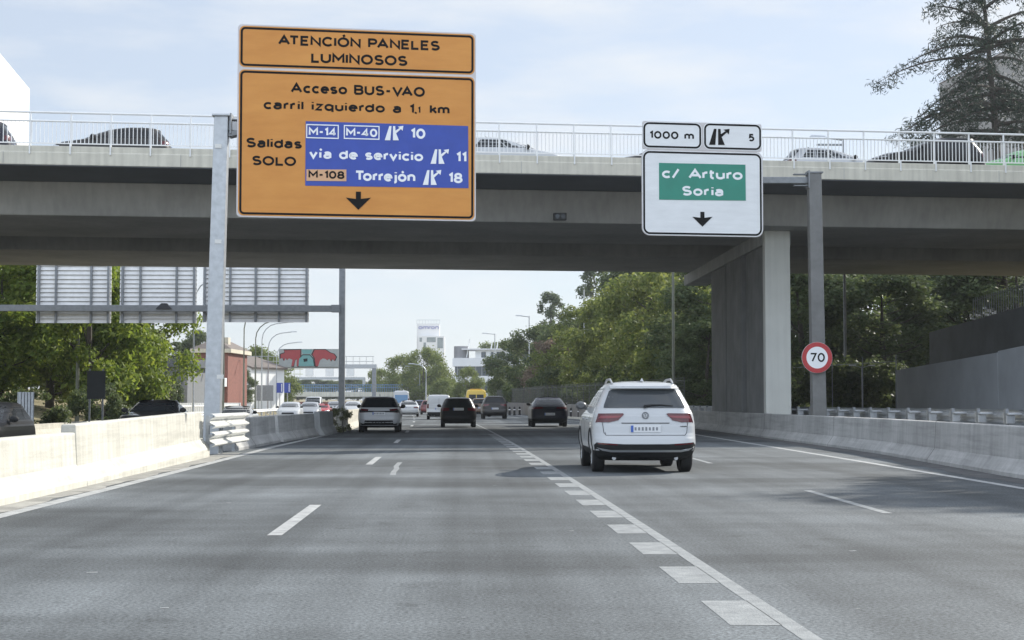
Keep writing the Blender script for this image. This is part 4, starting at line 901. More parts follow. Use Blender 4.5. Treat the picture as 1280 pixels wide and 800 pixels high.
def vw_extra(t, sh, T, tf, feat, nf):
    # cladding: dark lower bumper with a silver strip
    w = .905
    feat('lower_bumper', [[(-.80, .245), (.80, .245), (.875, .33), (.90, .50), (.86, .545), (.40, .515), (-.40, .515), (-.86, .545), (-.90, .50), (-.875, .33)]], tf, M_trim, .016, .04, .07)
    feat('skid_strip', [[(-.86, .455), (-.76, .40), (-.62, .375), (.62, .375), (.76, .40), (.86, .455), (.76, .435), (.61, .412), (-.61, .412), (-.76, .435)]], tf, M_silver, .03, .03, .08)
    for s in (-1, 1):
        q = [(s * .50, .495), (s * .84, .515), (s * .84, .54), (s * .50, .52)]; feat('reflector', [q], tf, M_lampred, .024, .02, .1)
    # shut line of the tailgate as a thin dark gasket
    k = MB()
    path = []
    for a in densify([(-.755, .89), (-.735, .72), (-.70, .672)], .05)[:6] + densify([(-.70, .672), (.70, .672)], .08)[:18] + densify([(.70, .672), (.735, .72), (.755, .89)], .05)[:5]: path.append(Vector(tf(a[0], a[1], .001)))
    k.tube(path, .005, 5); k.build('tailgate_gasket', M_trim, t)
    feat('chrome_crease', [[(-.42, .878), (.42, .878), (.43, .892), (-.43, .892)]], tf, M_trim, .006, .012, .1)
    feat('spoiler_slot', [[(-.21, 1.53), (.21, 1.53), (.20, 1.55), (-.20, 1.55)]], tf, M_trim, .01, .02, .1)
    k = MB()
    xs = np.linspace(-.60, .60, 11)
    for a, b in zip(xs, xs[1:]):
        pa = [Vector(tf(x, z, o)) for x in (a, b) for z, o in ((1.50, .01), (1.50, .11), (1.545, .10), (1.565, .01))]
        k.hexa(pa[:4], pa[4:])
    k.build('roof_spoiler', P_white, t)
    c = (0, 1.02); rr = .056; k = MB(); n = 28
    k.tube([Vector(tf(rr * math.cos(2 * math.pi * i / n), c[1] + rr * math.sin(2 * math.pi * i / n), .012)) for i in range(n + 1)], .0065, 8)
    for q in ([(-.022, .047), (0, .008), (.022, .047)], [(-.047, .022), (-.022, -.044), (0, .002), (.022, -.044), (.047, .022)]): k.tube([Vector(tf(a, c[1] + b, .012)) for a, b in q], .0058, 6)
    e = k.build('emblem', mat('emblem_grey', (.16, .17, .18), .3, .6, var=0), t, True)
    k = MB(); pts = [(.02, 1.185), (.12, 1.20), (.30, 1.205), (.50, 1.19)]; k.tube([Vector(tf(a, b, .03)) for a, b in pts], [.022, .016, .011, .006], 8); k.lathe([(-.03, .03), (.03, .025)], 12, 'Y', Vector(tf(.0, 1.178, .02))); k.build('wiper', M_trim, t, True)
    k = MB(); a = tf(.62, .80, .004); b = tf(.70, .80, .004); fit_text(k, '4MOTION', .615, .735, .815, .022, lambda u, v, o: tf(u, v, .003 + o), bold=.2, th=.003); k.build('badge', M_trim, t)
    for s in (-1, 1):
        zr = 1.605; pts = []
        for i, y in enumerate(np.linspace(.62, 2.15, 9)):
            f = i / 8; z = float(np.interp(y, [.5, .9, 1.6, 2.2], [1.575, 1.615, 1.61, 1.55])); pts.append(T((s * (.545 + .01 * math.sin(math.pi * f)), y, z + .055 * min(1, 4 * f, 4 * (1 - f) + .3))))
        k = MB(); k.tube(pts, .02, 8); k.build('roof_rail', M_silver, t, True)
        fs = lambda u, v, o, s=s: T((s * (sh.side(u, v) + o), u, v))
        for yw in (.93, 3.61):
            arc = [(yw + .44 * math.cos(R(a)), .355 + .44 * math.sin(R(a))) for a in range(-12, 193, 12)]; arc2 = [(yw + .39 * math.cos(R(a)), .355 + .39 * math.sin(R(a))) for a in range(192, -13, -12)]
            feat('arch_cladding', [arc + arc2], fs, M_trim, .014, .05, .09)
        feat('sill_cladding', [[(1.36, .30), (3.18, .30), (3.18, .42), (1.36, .42)]], fs, M_trim, .014, .03, .12)
        for y in (1.75, 2.75): feat('door_handle', [rrect(y, .93, y + .2, .965, .015)], fs, P_white, .03, .03, .1)
        for y in (1.38, 2.42, 3.28): feat('door_seam', [[(y, .45), (y + .008, .45), (y + .008, 1.12), (y, 1.12)]], fs, M_trim, .002, .004, .12)
        k = MB(); k.lathe([(-.05, .035), (.04, .035)], 14, 'Y', tf(s * .55, .265, .0)); k.build('exhaust_tip', M_silver, t, True)
    k = MB(); p = T((0, .78, 1.625)); k.hexa([Vector(p) + Vector(q) for q in ((-.035, -.09, 0), (.035, -.09, 0), (.02, .12, 0), (-.02, .12, 0))], [Vector(p) + Vector(q) for q in ((-.008, -.085, .06), (.008, -.085, .06), (.006, -.03, .055), (-.006, -.03, .055))]); k.build('shark_fin', P_white, t, bevel=.006)
    k = MB(); k.box(T((0, 2.2, .26)), (1.35, 3.2, .08)); k.build('underbody', M_trim, t)
car('white_suv', 'white sport utility car with roof rails and dark lower bumper driving beside the overpass pier', 'car', 3.26, 28.1, 0, SUV, P_white, detail=True, extra=vw_extra, yaw=R(-.4))
GA = 'cars driving away on the motorway'; GO = 'cars coming the other way'; GBR = 'cars crossing the overpass'
def at(px, Y, z=0): p = P(px, 503, Y); return p.x
def rear_band(t, sh, T, tf, feat, nf):
    feat('lamp_band', [[(-.80, .84), (.80, .84), (.80, .94), (.60, .90), (-.60, .90), (-.80, .94)]], tf, M_trim, .016, .03, .1)
    feat('bumper_insert', [[(-.66, .30), (.66, .30), (.58, .50), (-.58, .50)]], tf, M_trim, .016, .03, .12)
car('white_hatchback', 'white hatchback with black roof and rear window, in the left lane by the bush', 'car', at(473, 67), 67, 0, spec(HATCH, 1.02, 1, 1.0), P_white, group=GA, roofm=P_black, extra=rear_band, yaw=R(.5))
car('black_hatchback', 'black hatchback with pale number plate in the middle lane', 'car', at(572.5, 80), 80, 0, spec(HATCH, 1.02, 1, 1.03, pz=.86), P_black, group=GA, yaw=R(.6))
car('navy_coupe_car', 'dark navy coupe style utility car nearest behind the white one, right lane', 'car', at(687, 81.6), 81.6, 0, COUPE, P_navy, group=GA, yaw=R(.3))
car('grey_suv', 'dark grey tall utility car directly in front of the yellow van', 'car', at(618, 121), 121, 0, spec(SUV, 1.07, 1.05, 1.04), P_grey, group=GA, yaw=R(1.2))
car('bronze_car', 'bronze brown car half hidden by the tall dark grey one', 'car', at(600.5, 141), 141, 0, spec(SUV, 1.0, 1, 1), P_brown, group=GA, yaw=R(1.4))
def van_extra(t, sh, T, tf, feat, nf):
    feat('door_seam', [[(-.006, .5), (.006, .5), (.006, 1.72), (-.006, 1.72)]], tf, M_trim, .003, .006, .2)
    feat('rear_bumper', [[(-.84, .34), (.84, .34), (.86, .54), (-.86, .54)]], tf, M_trim, .03, .06, .14)
car('white_van', 'small white panel van with windowless rear doors in the middle lane', 'van', at(548, 117), 117, 0, VAN, P_white, group=GA, extra=van_extra, yaw=R(1))
def amb(t, sh, T, tf, feat, nf):
    H = sh.p[-1, 0]
    feat('rear_glass', [rrect(-.72, H * .50, -.04, H * .80, .05), rrect(.04, H * .50, .72, H * .80, .05)], tf, M_glass, .008, .02, .15)
    k = MB(); k.box(T((0, .5, H + .01)), (1.2, .18, .09)); k.build('roof_light_bar', mat('amber_lens', (.6, .32, .03), .3, var=0), t, bevel=.02)
    for s in (-1, 1): feat('dark_stripe', [[(s * .80, .60), (s * .86, .60), (s * .86, 1.15), (s * .80, 1.15)]], tf, M_lampred, .012, .02, .15)
    feat('rear_bumper', [[(-.84, .34), (.84, .34), (.86, .6), (-.86, .6)]], tf, M_trim, .03, .06, .14)
car('yellow_van', 'tall yellow van with dark rear windows far ahead behind the grey car', 'van', at(594.5, 158), 158, 0, spec(VAN, 1.40, 1.3, 1.16), P_yellow, group=GA, extra=amb, yaw=R(1.5))
car('white_sedan', 'small white saloon far ahead, second in the left lane', 'car', at(510, 140), 140, 0, SEDAN, P_white, group=GA, yaw=R(1.6))
def bus(t, sh, T, tf, feat, nf):
    H = sh.p[-1, 0]; feat('rear_glass', [rrect(-.85, H * .42, .85, H * .80, .08)], tf, mat('pale_blue_glass', (.10, .22, .38), .15, var=0), .01, .02, .2)
car('white_coach', 'white coach with a pale blue rear window under the far overpass', 'bus', at(500, 212), 212, 0, spec(VAN, 1.55, 1.8, 1.22), P_white, group=GA, extra=bus, yaw=R(2.4))
car('blue_car', 'dark blue car far ahead beside the leg of the far overpass', 'car', at(523.5, 205), 205, 0, spec(SUV, .95, 1, .95), paint('blue_car_paint', (.03, .05, .12)), group=GA, yaw=R(2.4))
car('red_car', 'dark red car just visible at the edge of the white van', 'car', at(535.5, 165), 165, 0, HATCH, paint('dark_red_paint', (.16, .02, .025)), group=GA, yaw=R(2))
# oncoming
def onc(name, label, px, Y, sp, pm, z=-.25, **kw): return car(name, label, kw.pop('cat', 'car'), at(px, Y), Y, z, sp, pm, True, GO, yaw=R(1.0), **kw)
onc('black_suv', 'black utility car cut by the picture edge behind the whitish barrier', -66, 36, spec(SUV, .93, 1, 1), P_black)
onc('black_sedan', 'black low car with pale headlamps coming past the trees', 178, 51, spec(SEDAN, .98, 1, 1.0), paint('glossy_black_paint', (.014, .014, .016), coat=.8), z=-.06)
onc('white_oncoming_sedan', 'white saloon showing its windscreen beside the steel sign post', 288, 78, spec(SEDAN, .93, 1, 1), P_white)
onc('white_oncoming_hatchback', 'white hatchback with dark grille, foremost of the oncoming queue', 359, 128, spec(SUV, .95, 1, 1), P_white)
onc('silver_oncoming_car', 'silver car between the white hatchback and the red one', 384, 140, spec(SUV, .95, 1, 1), P_silver)
onc('red_oncoming_car', 'red low car in the oncoming queue above the barrier ends', 399, 150, spec(SEDAN, .97, 1, 1.02), P_red)
onc('pale_oncoming_car', 'pale grey car behind the red one in the oncoming queue', 416, 172, SUV, P_silver)
onc('white_oncoming_van', 'white van towering over the oncoming queue', 389, 185, spec(VAN, 1.2, 1.2, 1.1), P_white, cat='van')
onc('white_oncoming_suv', 'white utility car oncoming just right of the gantry post', 439, 150, SUV, P_white)
onc('grey_oncoming_car', 'grey car oncoming partly hidden by the white hatchback with black roof', 454, 175, HATCH, P_silver)
# on the overpass: crossing traffic
def cross(name, label, px0, px1, Y, sp, pm, z, heading):
    sh = sp; xm = (P(px0, 180, Y).x + P(px1, 180, Y).x) / 2; Yb = Y + xm * .1
    t = car(name, label, 'car', 0, 0, 0, sp, pm, group=GBR); t.location = (xm, Yb, z); t.rotation_euler = (0, 0, math.atan(.1) + heading); return t
RGT, LFT = R(-90), R(90)
cross('dark_crossing_car', 'dark grey car crossing the overpass beside the orange sign', 86, 214, 57.5, spec(HATCH, 1.0, 1.05, 1), P_grey, 9.38, LFT)
cross('white_crossing_car', 'white car crossing the overpass right beside the orange sign edge', 584, 692, 58.5, spec(HATCH, .97, 1, 1), P_white, 9.52, RGT)
cross('grey_crossing_car', 'grey car crossing the overpass half hidden by the white exit sign', 770, 880, 59, spec(HATCH, .97, 1, 1), P_grey, 9.48, LFT)
cross('silver_crossing_car', 'silver car crossing the overpass between white exit sign and the cedar', 995, 1110, 60, spec(HATCH, .98, 1.05, 1), P_silver, 9.62, RGT)
cross('black_crossing_car', 'black car crossing the overpass right in front of the cedar', 1098, 1245, 57.5, spec(SUV, 1.06, 1.0, 1), P_black, 9.42, LFT)
cross('green_crossing_car', 'pale green car crossing the overpass, cut off by the picture edge', 1238, 1350, 58.5, spec(HATCH, 1.0, 1, 1), P_green, 9.5, LFT)
cross('blue_crossing_car', 'dark car on the overpass in front of the tall white wall', -100, 18, 57.5, spec(SUV, 1.0, 1, 1), P_navy, 9.36, LFT)
# ================================================================ vegetation
def leaves(k_pts, rad, size, n, seed, flat=.75, asp=.27):
    """n small four cornered leaf sprays scattered through clumps; returns a mesh"""
    rg = np.random.default_rng(seed); K = len(k_pts); c = np.array([tuple(p) for p in k_pts]); r = np.array(rad); w = r ** 2; w = w / w.sum()
    ix = rg.choice(K, n, p=w); d = rg.normal(size=(n, 3)); d /= np.linalg.norm(d, axis=1)[:, None]
    q = rg.random(n) ** .45; pos = c[ix] + d * (r[ix] * q)[:, None] * np.array([1, 1, flat]) + rg.normal(size=(n, 3)) * size * .4
    nr = d + rg.normal(size=(n, 3)) * .9 + np.array([0, 0, .35]); nr /= np.linalg.norm(nr, axis=1)[:, None]
    a = np.cross(nr, rg.normal(size=(n, 3))); a /= np.linalg.norm(a, axis=1)[:, None]; b = np.cross(nr, a); s = size * rg.uniform(.55, 1.35, n)[:, None]
    V = np.empty((n, 4, 3)); V[:, 0] = pos - a * s * .5; V[:, 1] = pos + b * s * asp + nr * s * .06; V[:, 2] = pos + a * s * .5 - nr * s * .05; V[:, 3] = pos - b * s * asp + nr * s * .06
    return V.reshape(-1, 3)
def quads(name, V, m, parent=None):
    n = len(V) // 4; me = bpy.data.meshes.new(name); me.vertices.add(n * 4); me.vertices.foreach_set('co', V.astype(np.float32).ravel()); me.loops.add(n * 4); me.polygons.add(n)
    me.loops.foreach_set('vertex_index', np.arange(n * 4, dtype=np.int32)); me.polygons.foreach_set('loop_start', np.arange(0, n * 4, 4, dtype=np.int32)); me.update(calc_edges=True); me.validate(); me.materials.append(m)
    o = bpy.data.objects.new(name, me); C.objects.link(o); o.parent = parent; return o
def tree(name, H, cr, trunk, seed, m, nclump=46, n=9000, size=.34, tr=.24, zs=.9, shape='round', clump=.24):
    """H total height, cr crown radius, trunk bare height; built at the origin, crown of leaf clumps at the ends of limbs"""
    rd = random.Random(seed); t = empty(name); k = MB(); zc = trunk + (H - trunk) * .5; hz = (H - trunk) * .5
    lean = (rd.uniform(-.5, .5), rd.uniform(-.5, .5)); top = Vector((lean[0], lean[1], H * .86)); mid = Vector((lean[0] * .3 + rd.uniform(-.2, .2), lean[1] * .3, H * .42))
    k.tube([(0, 0, -.4), (0, 0, .3), mid * .5, mid, (mid + top) / 2, top], [tr * 1.5, tr * 1.05, tr * .9, tr * .75, tr * .45, tr * .12], 8)
    pts, rad = [], []
    for i in range(nclump):
        u = rd.random(); th = rd.uniform(0, 2 * math.pi); v = rd.uniform(-1, 1)
        if shape == 'round': prof = math.sqrt(max(0, 1 - abs(v) ** 2.2)) * (1 if v > -.2 else .92)
        elif shape == 'tall': prof = (1 - max(0, v)) ** .6 * (1 if v > -.5 else .8) * .9 + .12
        else: prof = (1 - (v + 1) / 2) ** .8 + .08
        rr = cr * prof * (.55 + .45 * u ** .5) * rd.uniform(.8, 1.12); p = Vector((rr * math.cos(th), rr * math.sin(th), zc + v * hz * .92)); p += Vector((lean[0], lean[1], 0)) * (p.z / H)
        pts.append(p); rad.append(cr * clump * rd.uniform(.6, 1.35) * (.75 if shape != 'round' else 1))
        if i % 3 == 0:
            z0 = max(trunk * .8, min(H * .8, p.z - rr * .55)); f = z0 / H; b = mid * (f / .42) if f < .42 else mid.lerp(top, (f - .42) / .44); s = (b + p) / 2 + Vector((0, 0, -.1 * rr))
            k.tube([b, s, p], [tr * .34 * (1.1 - f), tr * .2, tr * .06], 5, cap=False)
    k.build('trunk', M_bark, t, True)
    quads('crown', leaves(pts, rad, size, n, seed, zs), m, t); return t
PROTO = {}
def plant(kind, loc, s=1, rz=0, label='', group=None, sz=None, cat='tree'):
    src = PROTO[kind]; o = copy_tree(src); o.location = loc; o.rotation_euler = (0, 0, rz); o.scale = (s, s, sz or s); o['label'] = label; o['category'] = cat
    if group: o['group'] = group
    return o
PROTO['bright1'] = tree('leafy_tree', 12, 4.6, 1.5, 11, L_bright, 60, 15000, .36)
PROTO['bright2'] = tree('leafy_tree', 11, 4.0, 1.8, 12, L_bright, 52, 13000, .34)
PROTO['mid1'] = tree('leafy_tree', 14, 5.2, .6, 13, L_mid, 70, 17000, .38, .28)
PROTO['mid2'] = tree('leafy_tree', 12.5, 4.4, .6, 14, L_mid, 58, 15000, .36, .26)
PROTO['dark1'] = tree('dark_tree', 14, 4.6, .4, 15, L_dark, 66, 17000, .36, .28)
PROTO['dark2'] = tree('dark_tree', 12, 4.4, .4, 16, L_dark, 60, 15000, .36, .26)
PROTO['brown'] = tree('rusty_tree', 9, 2.9, .5, 17, L_brown, 40, 8000, .32, .18)
PROTO['poplar'] = tree('poplar_tree', 16, 2.1, 1.2, 18, L_poplar, 60, 9000, .32, .2, 1.4, 'tall', .30)
PROTO['far'] = tree('leafy_tree', 13, 6.2, 1.0, 19, L_far, 62, 12000, .5, .3)
PROTO['conifer'] = tree('conifer_tree', 12, 2.6, .6, 20, L_dark, 60, 7000, .34, .2, .6, 'cone', .26)
PROTO['bush'] = tree('bush', 2.0, 1.1, .1, 21, leaf('leaf_bush', (.07, .085, .03), (.24, .25, .14), .35), 26, 2600, .15, .03)
PROTO['shrub'] = tree('shrub', 3.2, 2.2, .1, 22, L_dark, 34, 6000, .26, .06)
GL = 'trees along the far side of the opposite carriageway'; GR = 'trees along the right side of the motorway'; GF = 'trees closing the view far ahead'
def tp(kind, px, Y, label, top=None, s=None, rz=None, group=None, zg=None):
    """tree standing at photograph column px and distance Y, its top at photograph row top"""
    g = P(px, 500, Y); z = zg if zg is not None else float(np.interp(g.x - cx(Y), [-60, -36, -26, -20, -18, 12, 24, 32, 50], [3.2, 2.2, .9, -.25, -.3, -.05, .6, 2.5, 4])) - .1
    h = PROTO[kind].children[0]; H0 = {'bright1': 12, 'bright2': 11, 'mid1': 14, 'mid2': 12.5, 'dark1': 14, 'dark2': 12, 'brown': 9, 'poplar': 16, 'far': 13, 'conifer': 12, 'bush': 2, 'shrub': 3.2}[kind]
    sz = (P(px, top, Y).z - z) / H0 if top is not None else (s or 1)
    return plant(kind, (g.x, Y, z), s or sz, rz if rz is not None else px * .7, label, group, sz, 'bush' if kind in ('bush', 'shrub') else 'tree')
tp('bright1', 0, 99, 'sunlit yellow green tree cut by the picture edge behind the black utility car', 312, 1.0, group=GL)
tp('mid1', 62, 106, 'shaded tree behind the largest pair of ribbed sign backs', 250, 1.0, group=GL)
tp('bright2', 112, 97, 'tree with the thick dark trunk beside the lamp pole behind the dark board', 285, 1.0, group=GL)
tp('bright1', 176, 104, 'light green spreading tree above the black low car', 330, .74, group=GL)
tp('mid2', 30, 118, 'mid green tree farther back behind the ribbed sign backs', 270, 1.1, group=GL)
tp('dark2', 92, 128, 'dark green tree deep behind the lamp pole', 330, 1.05, group=GL)
tp('mid2', 145, 134, 'far mid green tree behind the light green spreading one', 350, 1.0, group=GL)
tp('bright2', -45, 97, 'sunlit tree beyond the picture edge beside the low pale barrier', 260, 1.1, group=GL)
for px, Y, tpx, l in ((40, 80, 508, 'low shrub on the dry bank behind the black utility car'), (132, 92, 500, 'low shrub at the feet of the dark board'), (205, 150, 488, 'round shrub at the foot of the beige wall')):
    tp('shrub', px, Y, l, tpx - 18, .8)
tp('conifer', 216, 230, 'thin dark conifer behind the dark roofed house', 425, 1.0); tp('conifer', 203, 250, 'smaller conifer behind the dark roofed house', 432, 1.0)
tp('dark2', 251, 240, 'dark tree standing behind the brick house roof', 416, .9); tp('far', 313, 250, 'pale green tree behind the row of lamp posts', 436, .8); tp('dark1', 297, 225, 'dark tree under the pale walkway gantry', 462, .55)
tp('far', 345, 262, 'second pale green tree under the graffiti gantry', 448, .7)
# right side, from near to far
RT = [('dark1', 905, 108, 318, 1.05, 'dark tree partly hidden by the overpass pier'), ('mid2', 862, 118, 300, 1.12, 'bright topped tree just left of the overpass pier'), ('mid1', 830, 132, 316, 1.05, 'big mid green tree behind the dark green lamp pole'),
      ('dark2', 850, 150, 300, 1.25, 'dark tree rising behind the bright topped one'), ('mid1', 786, 150, 352, 1.0, 'broad olive green tree above the white car roof'), ('dark1', 800, 182, 316, 1.25, 'tall dark tree at the back of the broad olive one'),
      ('mid2', 752, 160, 372, 1.0, 'feathery light tree beside the thin grey lamp pole'), ('poplar', 742, 215, 322, 1.5, 'tall poplar peeking over the feathery light tree'), ('mid2', 728, 172, 385, 1.1, 'green tree left of the feathery light one'), ('dark1', 712, 186, 400, 1.0, 'dark cone shaped tree above the navy car'),
      ('brown', 690, 182, 424, 1.15, 'rusty brown dying tree among the dark ones'), ('dark2', 668, 200, 410, 1.15, 'outermost dark tree overhanging the road ahead'), ('dark1', 652, 215, 425, 1.0, 'dark green tree ending the roadside row'), ('poplar', 692, 245, 362, 1.5, 'pale poplar standing clear against the sky'),
      ('mid2', 705, 200, 440, .8, 'small mid green tree under the pale poplar'), ('mid2', 765, 140, 430, .62, 'small tree in the shade above the boundary wall'), ('dark2', 815, 122, 420, .6, 'small dark tree leaning over the wire fence'), ('dark1', 880, 100, 400, .6, 'small dark tree close to the pier by the fence')]
for kd, px, Y, tpx, s, l in RT: tp(kd, px, Y, l, tpx, s, group=GR)
for i, (px, Y, l) in enumerate(((735, 150, 'dark shrub at the wall below the feathery tree'), (775, 132, 'dark shrub at the wall left of the white car roof'), (820, 118, 'dark shrub at the wall right of the white car roof'), (868, 106, 'dark shrub beside the short guardrail end'), (655, 190, 'dark shrub at the end of the roadside row'), (695, 170, 'dark shrub below the rusty tree'))): tp('shrub', px, Y, l, 462, 1.1, zg=.2)
for kd, px, Y, tpx, s, l in (('dark1', 1010, 92, 330, 1.0, 'shaded tree seen between the pier and the speed limit sign'), ('dark1', 1060, 98, 335, 1.05, 'dark tree right of the speed limit sign'), ('dark2', 1105, 90, 345, 1.0, 'dark tree above the tall thin frame fence'), ('bright2', 1150, 104, 338, .85, 'tree with a sunlit bough above the embankment wall'),
                             ('dark1', 1210, 100, 320, 1.1, 'dark tree behind the paling fence'), ('dark2', 1275, 96, 310, 1.1, 'dark tree at the picture edge behind the embankment wall'), ('dark2', 975, 104, 330, 1.0, 'dark green tree directly behind the overpass pier'), ('dark2', 1040, 120, 300, 1.2, 'tall dark tree deep under the overpass shadow')):
    tp(kd, px, Y, l, tpx, s)
for px, Y, l in ((1030, 80, 'shaded shrub behind the guardrail posts near the speed limit sign'), (1075, 80, 'shaded shrub left of the tall frame fence'), (1110, 84, 'shaded shrub behind the tall frame fence'), (1000, 84, 'shaded shrub beside the pier')): tp('shrub', px, Y, l, 455, 1.1, zg=.2)
# far ahead
tp('far', 528, 300, 'big round sunlit tree below the white office tower', 438, .82, group=GF); tp('far', 503, 310, 'tree touching the round one above the blue railing', 446, .75, group=GF); tp('far', 478, 330, 'low pale tree at the end of the far overpass', 463, .6, group=GF)
tp('far', 583, 262, 'yellow green tree in front of the office block', 461, .42, group=GF); tp('far', 628, 250, 'slim yellow green tree between office block and dark roadside trees', 456, .38, group=GF); tp('mid2', 606, 275, 'low green tree below the office windows', 488, .5, group=GF); tp('far', 560, 290, 'green tree between the round tree and the office block', 474, .55, group=GF); tp('mid2', 645, 240, 'green tree hugging the dark roadside row', 476, .6, group=GF); tp('mid1', 545, 320, 'shaded tree behind the white van', 470, .9, group=GF)
for i, (px, l) in enumerate(((372, 'first dark treetop above the far overpass'), (392, 'dark treetop under the graffiti board'), (425, 'dark treetop beside the gantry post above the far overpass'), (447, 'dark treetop at the gantry end above the far overpass'), (408, 'flat dark treetop under the second lane panel'))): tp('dark2', px, 480, l, 476 - (i % 2) * 3, 1.3, zg=2)
k = plant('bush', (P(429, 530, 66.9).x, 67.0, .0), .5, 1, 'scrubby grey green bush growing between two median barriers', cat='bush')
# cedar behind the overpass
def cedar():
    base = P(1246, 300, 98); H = P(1232, -60, 98).z; t = empty('cedar_tree', (base.x, 98, .5), 0, 'big dark cedar with layered drooping boughs behind the overpass', 'tree'); k = MB(); rd = random.Random(5)
    tp_ = lambda z: Vector((-.9 * (z / H) ** 2 + (.35 if z < 18 else .35 * (1 - (z - 18) / 12)), 0, z))
    zs = np.linspace(-.4, H, 12); k.tube([tp_(z) for z in zs], [max(.05, .42 * (1 - z / H * .85)) for z in zs], 10); pts, rad = [], []
    S_ = 98 / FPX
    spec_ = [(76, -141, 28), (30, -75, -22), (36, 95, -25), (54, 110, 20), (96, -105, 62), (118, -112, 48), (134, -125, 36), (150, -105, 30), (92, 70, 40), (110, 95, 45), (135, 100, 40), (8, -60, -18), (-12, 60, -20), (64, -55, 22), (84, -62, 36), (165, -90, 20), (170, 90, 20), (125, 40, 20)]
    for y0, dx, dy in spec_:
        for dep in (0, 1, 2):
            z0 = P(1240, y0, 98).z - .5 + (0 if dep == 0 else rd.uniform(-1.2, 1.2)); b = tp_(z0); yy = (0, rd.uniform(2, 4), -rd.uniform(2, 4))[dep]; f = (1, .72, .6)[dep] * rd.uniform(.9, 1.05)
            e = b + Vector((dx * S_ * f, yy, -dy * S_ * f)); m = b.lerp(e, .5) + Vector((0, 0, abs(dx) * S_ * .20)); pr = []
            for i in range(9):
                q = i / 8; pr.append(b.lerp(m, q).lerp(m.lerp(e, q), q))
            k.tube(pr, [.13 * (1 - i / 8.6) for i in range(9)], 5, cap=False)
            for i in range(2, 9):
                for j in range(5 if dep == 0 else 4):
                    w = .35 + .75 * math.sin(math.pi * i / 9); p = pr[i] + Vector((rd.uniform(-.5, .5), rd.uniform(-1, 1) * w * 1.5, rd.uniform(-.7, .15) * (.6 + .5 * i / 8)))
                    pts.append(p); rad.append(rd.uniform(.18, .42))
                    if j < 2: k.tube([pr[i], p], [.03, .008], 3, cap=False)
    k.build('trunk', M_bark, t, True); quads('crown', leaves(pts, rad, .36, 17000, 9, .6, .085), L_needle, t)
cedar()
# ================================================================ lamp posts
def lamp(name, foot, h, arm, side, m, label, r=.085, style='curve', group=None):
    t = empty(name, foot, 0, label, 'lamp post', group); k = MB()
    if style == 'curve':
        pts = [(0, 0, 0), (0, 0, h * .5), (0, 0, h - arm * .85)] + [(side * arm * .85 * (1 - math.cos(R(a))), 0, h - arm * .85 + arm * .8 * math.sin(R(a))) for a in (20, 40, 60, 80)] + [(side * arm * 1.3, 0, h + .02)]
        k.tube(pts, [r, r * .85] + [r * .6] * (len(pts) - 2), 8); k.build('pole', m, t, True); e = Vector(pts[-1])
    elif style == 'bracket':
        k.tube([(0, 0, 0), (0, 0, h * .6), (0, 0, h)], [r, r * .8, r * .6], 8); k.tube([(0, 0, h - .12), (side * arm, 0, h + .02)], r * .5, 6); k.build('pole', m, t, True); e = Vector((side * arm, 0, h + .03))
    else:
        k.tube([(0, 0, 0), (0, 0, h * .6), (0, 0, h)], [r, r * .85, r * .7], 8); k.build('pole', m, t, True); e = None
    if e is not None:
        q = MB(); q.hexa([e + Vector(v) for v in ((-.15 * side, -.13, -.05), (.75 * side, -.16, -.03), (.75 * side, .16, -.03), (-.15 * side, .13, -.05))], [e + Vector(v) for v in ((-.15 * side, -.08, .07), (.6 * side, -.1, .10), (.6 * side, .1, .10), (-.15 * side, .08, .07))]); q.build('lamp_head', M_galv, t, bevel=.01)
    k = MB(); k.lathe([(0, r * 1.6), (.06, r * 1.6), (.08, r * 1.2), (.5, r * 1.1)], 12, 'Z'); k.build('base_plate', m, t, True)
    return t
M_lampg = mat('green_grey_pole', (.14, .15, .12), .5, .3, var=.12)
GLP = 'lamp posts along the far side of the opposite carriageway'
for px, Y, top, st, m, l in ((96.5, 95, 338, 'plain', M_lampg, 'thick dark lamp pole beside the big tree trunk'), (190.5, 112, 338, 'plain', M_lampg, 'dark lamp pole in front of the light green tree'), (241.5, 128, 345, 'curve', M_galv, 'pale lamp pole just left of the steel sign post'), (279, 140, 350, 'curve', M_lampg, 'dark lamp pole just right of the steel sign post'),
                          (304.5, 160, 385, 'curve', M_lampg, 'lamp post before the pale walkway gantry'), (319, 178, 400, 'curve', M_lampg, 'third curved lamp post counting back from the graffiti board'), (327, 195, 403, 'curve', M_galv, 'tall curved lamp post whose arm reaches above the graffiti board'), (335, 215, 415, 'curve', M_galv, 'curved lamp post second from the graffiti board'), (345.5, 238, 428, 'curve', M_galv, 'lowest curved lamp post right beside the graffiti board')):
    g = P(px, 500, Y); h = P(px, top, Y).z + .3; lamp('lamp_post', (g.x, Y, -.3 if px > 150 else -.1), h, 2.4 if st == 'curve' else 1.5, 1, m, l, .12 if Y < 115 else .10, st, GLP)
for px, Y, top, st, sd, arm, m, l in ((842, 96, 300, 'plain', 1, 1, M_lampg, 'tall thin dark green pole in front of the bright topped tree'), (730.5, 172, 362, 'plain', 1, 1, M_galv, 'thin grey pole before the feathery light tree'), (661.5, 210, 395, 'bracket', -1, 1.1, M_galv, 'grey lamp post with a flat head above the dark roadside trees'),
                                  (618.5, 260, 417, 'bracket', -1, 1.4, M_galv, 'grey lamp post with a flat head in front of the office block'), (532.5, 250, 455, 'curve', -1, 1.6, M_galv, 'curved grey lamp post at the end of the blue railing'), (524.5, 300, 458, 'curve', -1, 1.6, M_galv, 'smaller curved lamp post behind the blue railing')):
    g = P(px, 500, Y); lamp('lamp_post', (g.x, Y, 0), P(px, top, Y).z, arm, sd, m, l, .10 if Y < 180 else .12, st)
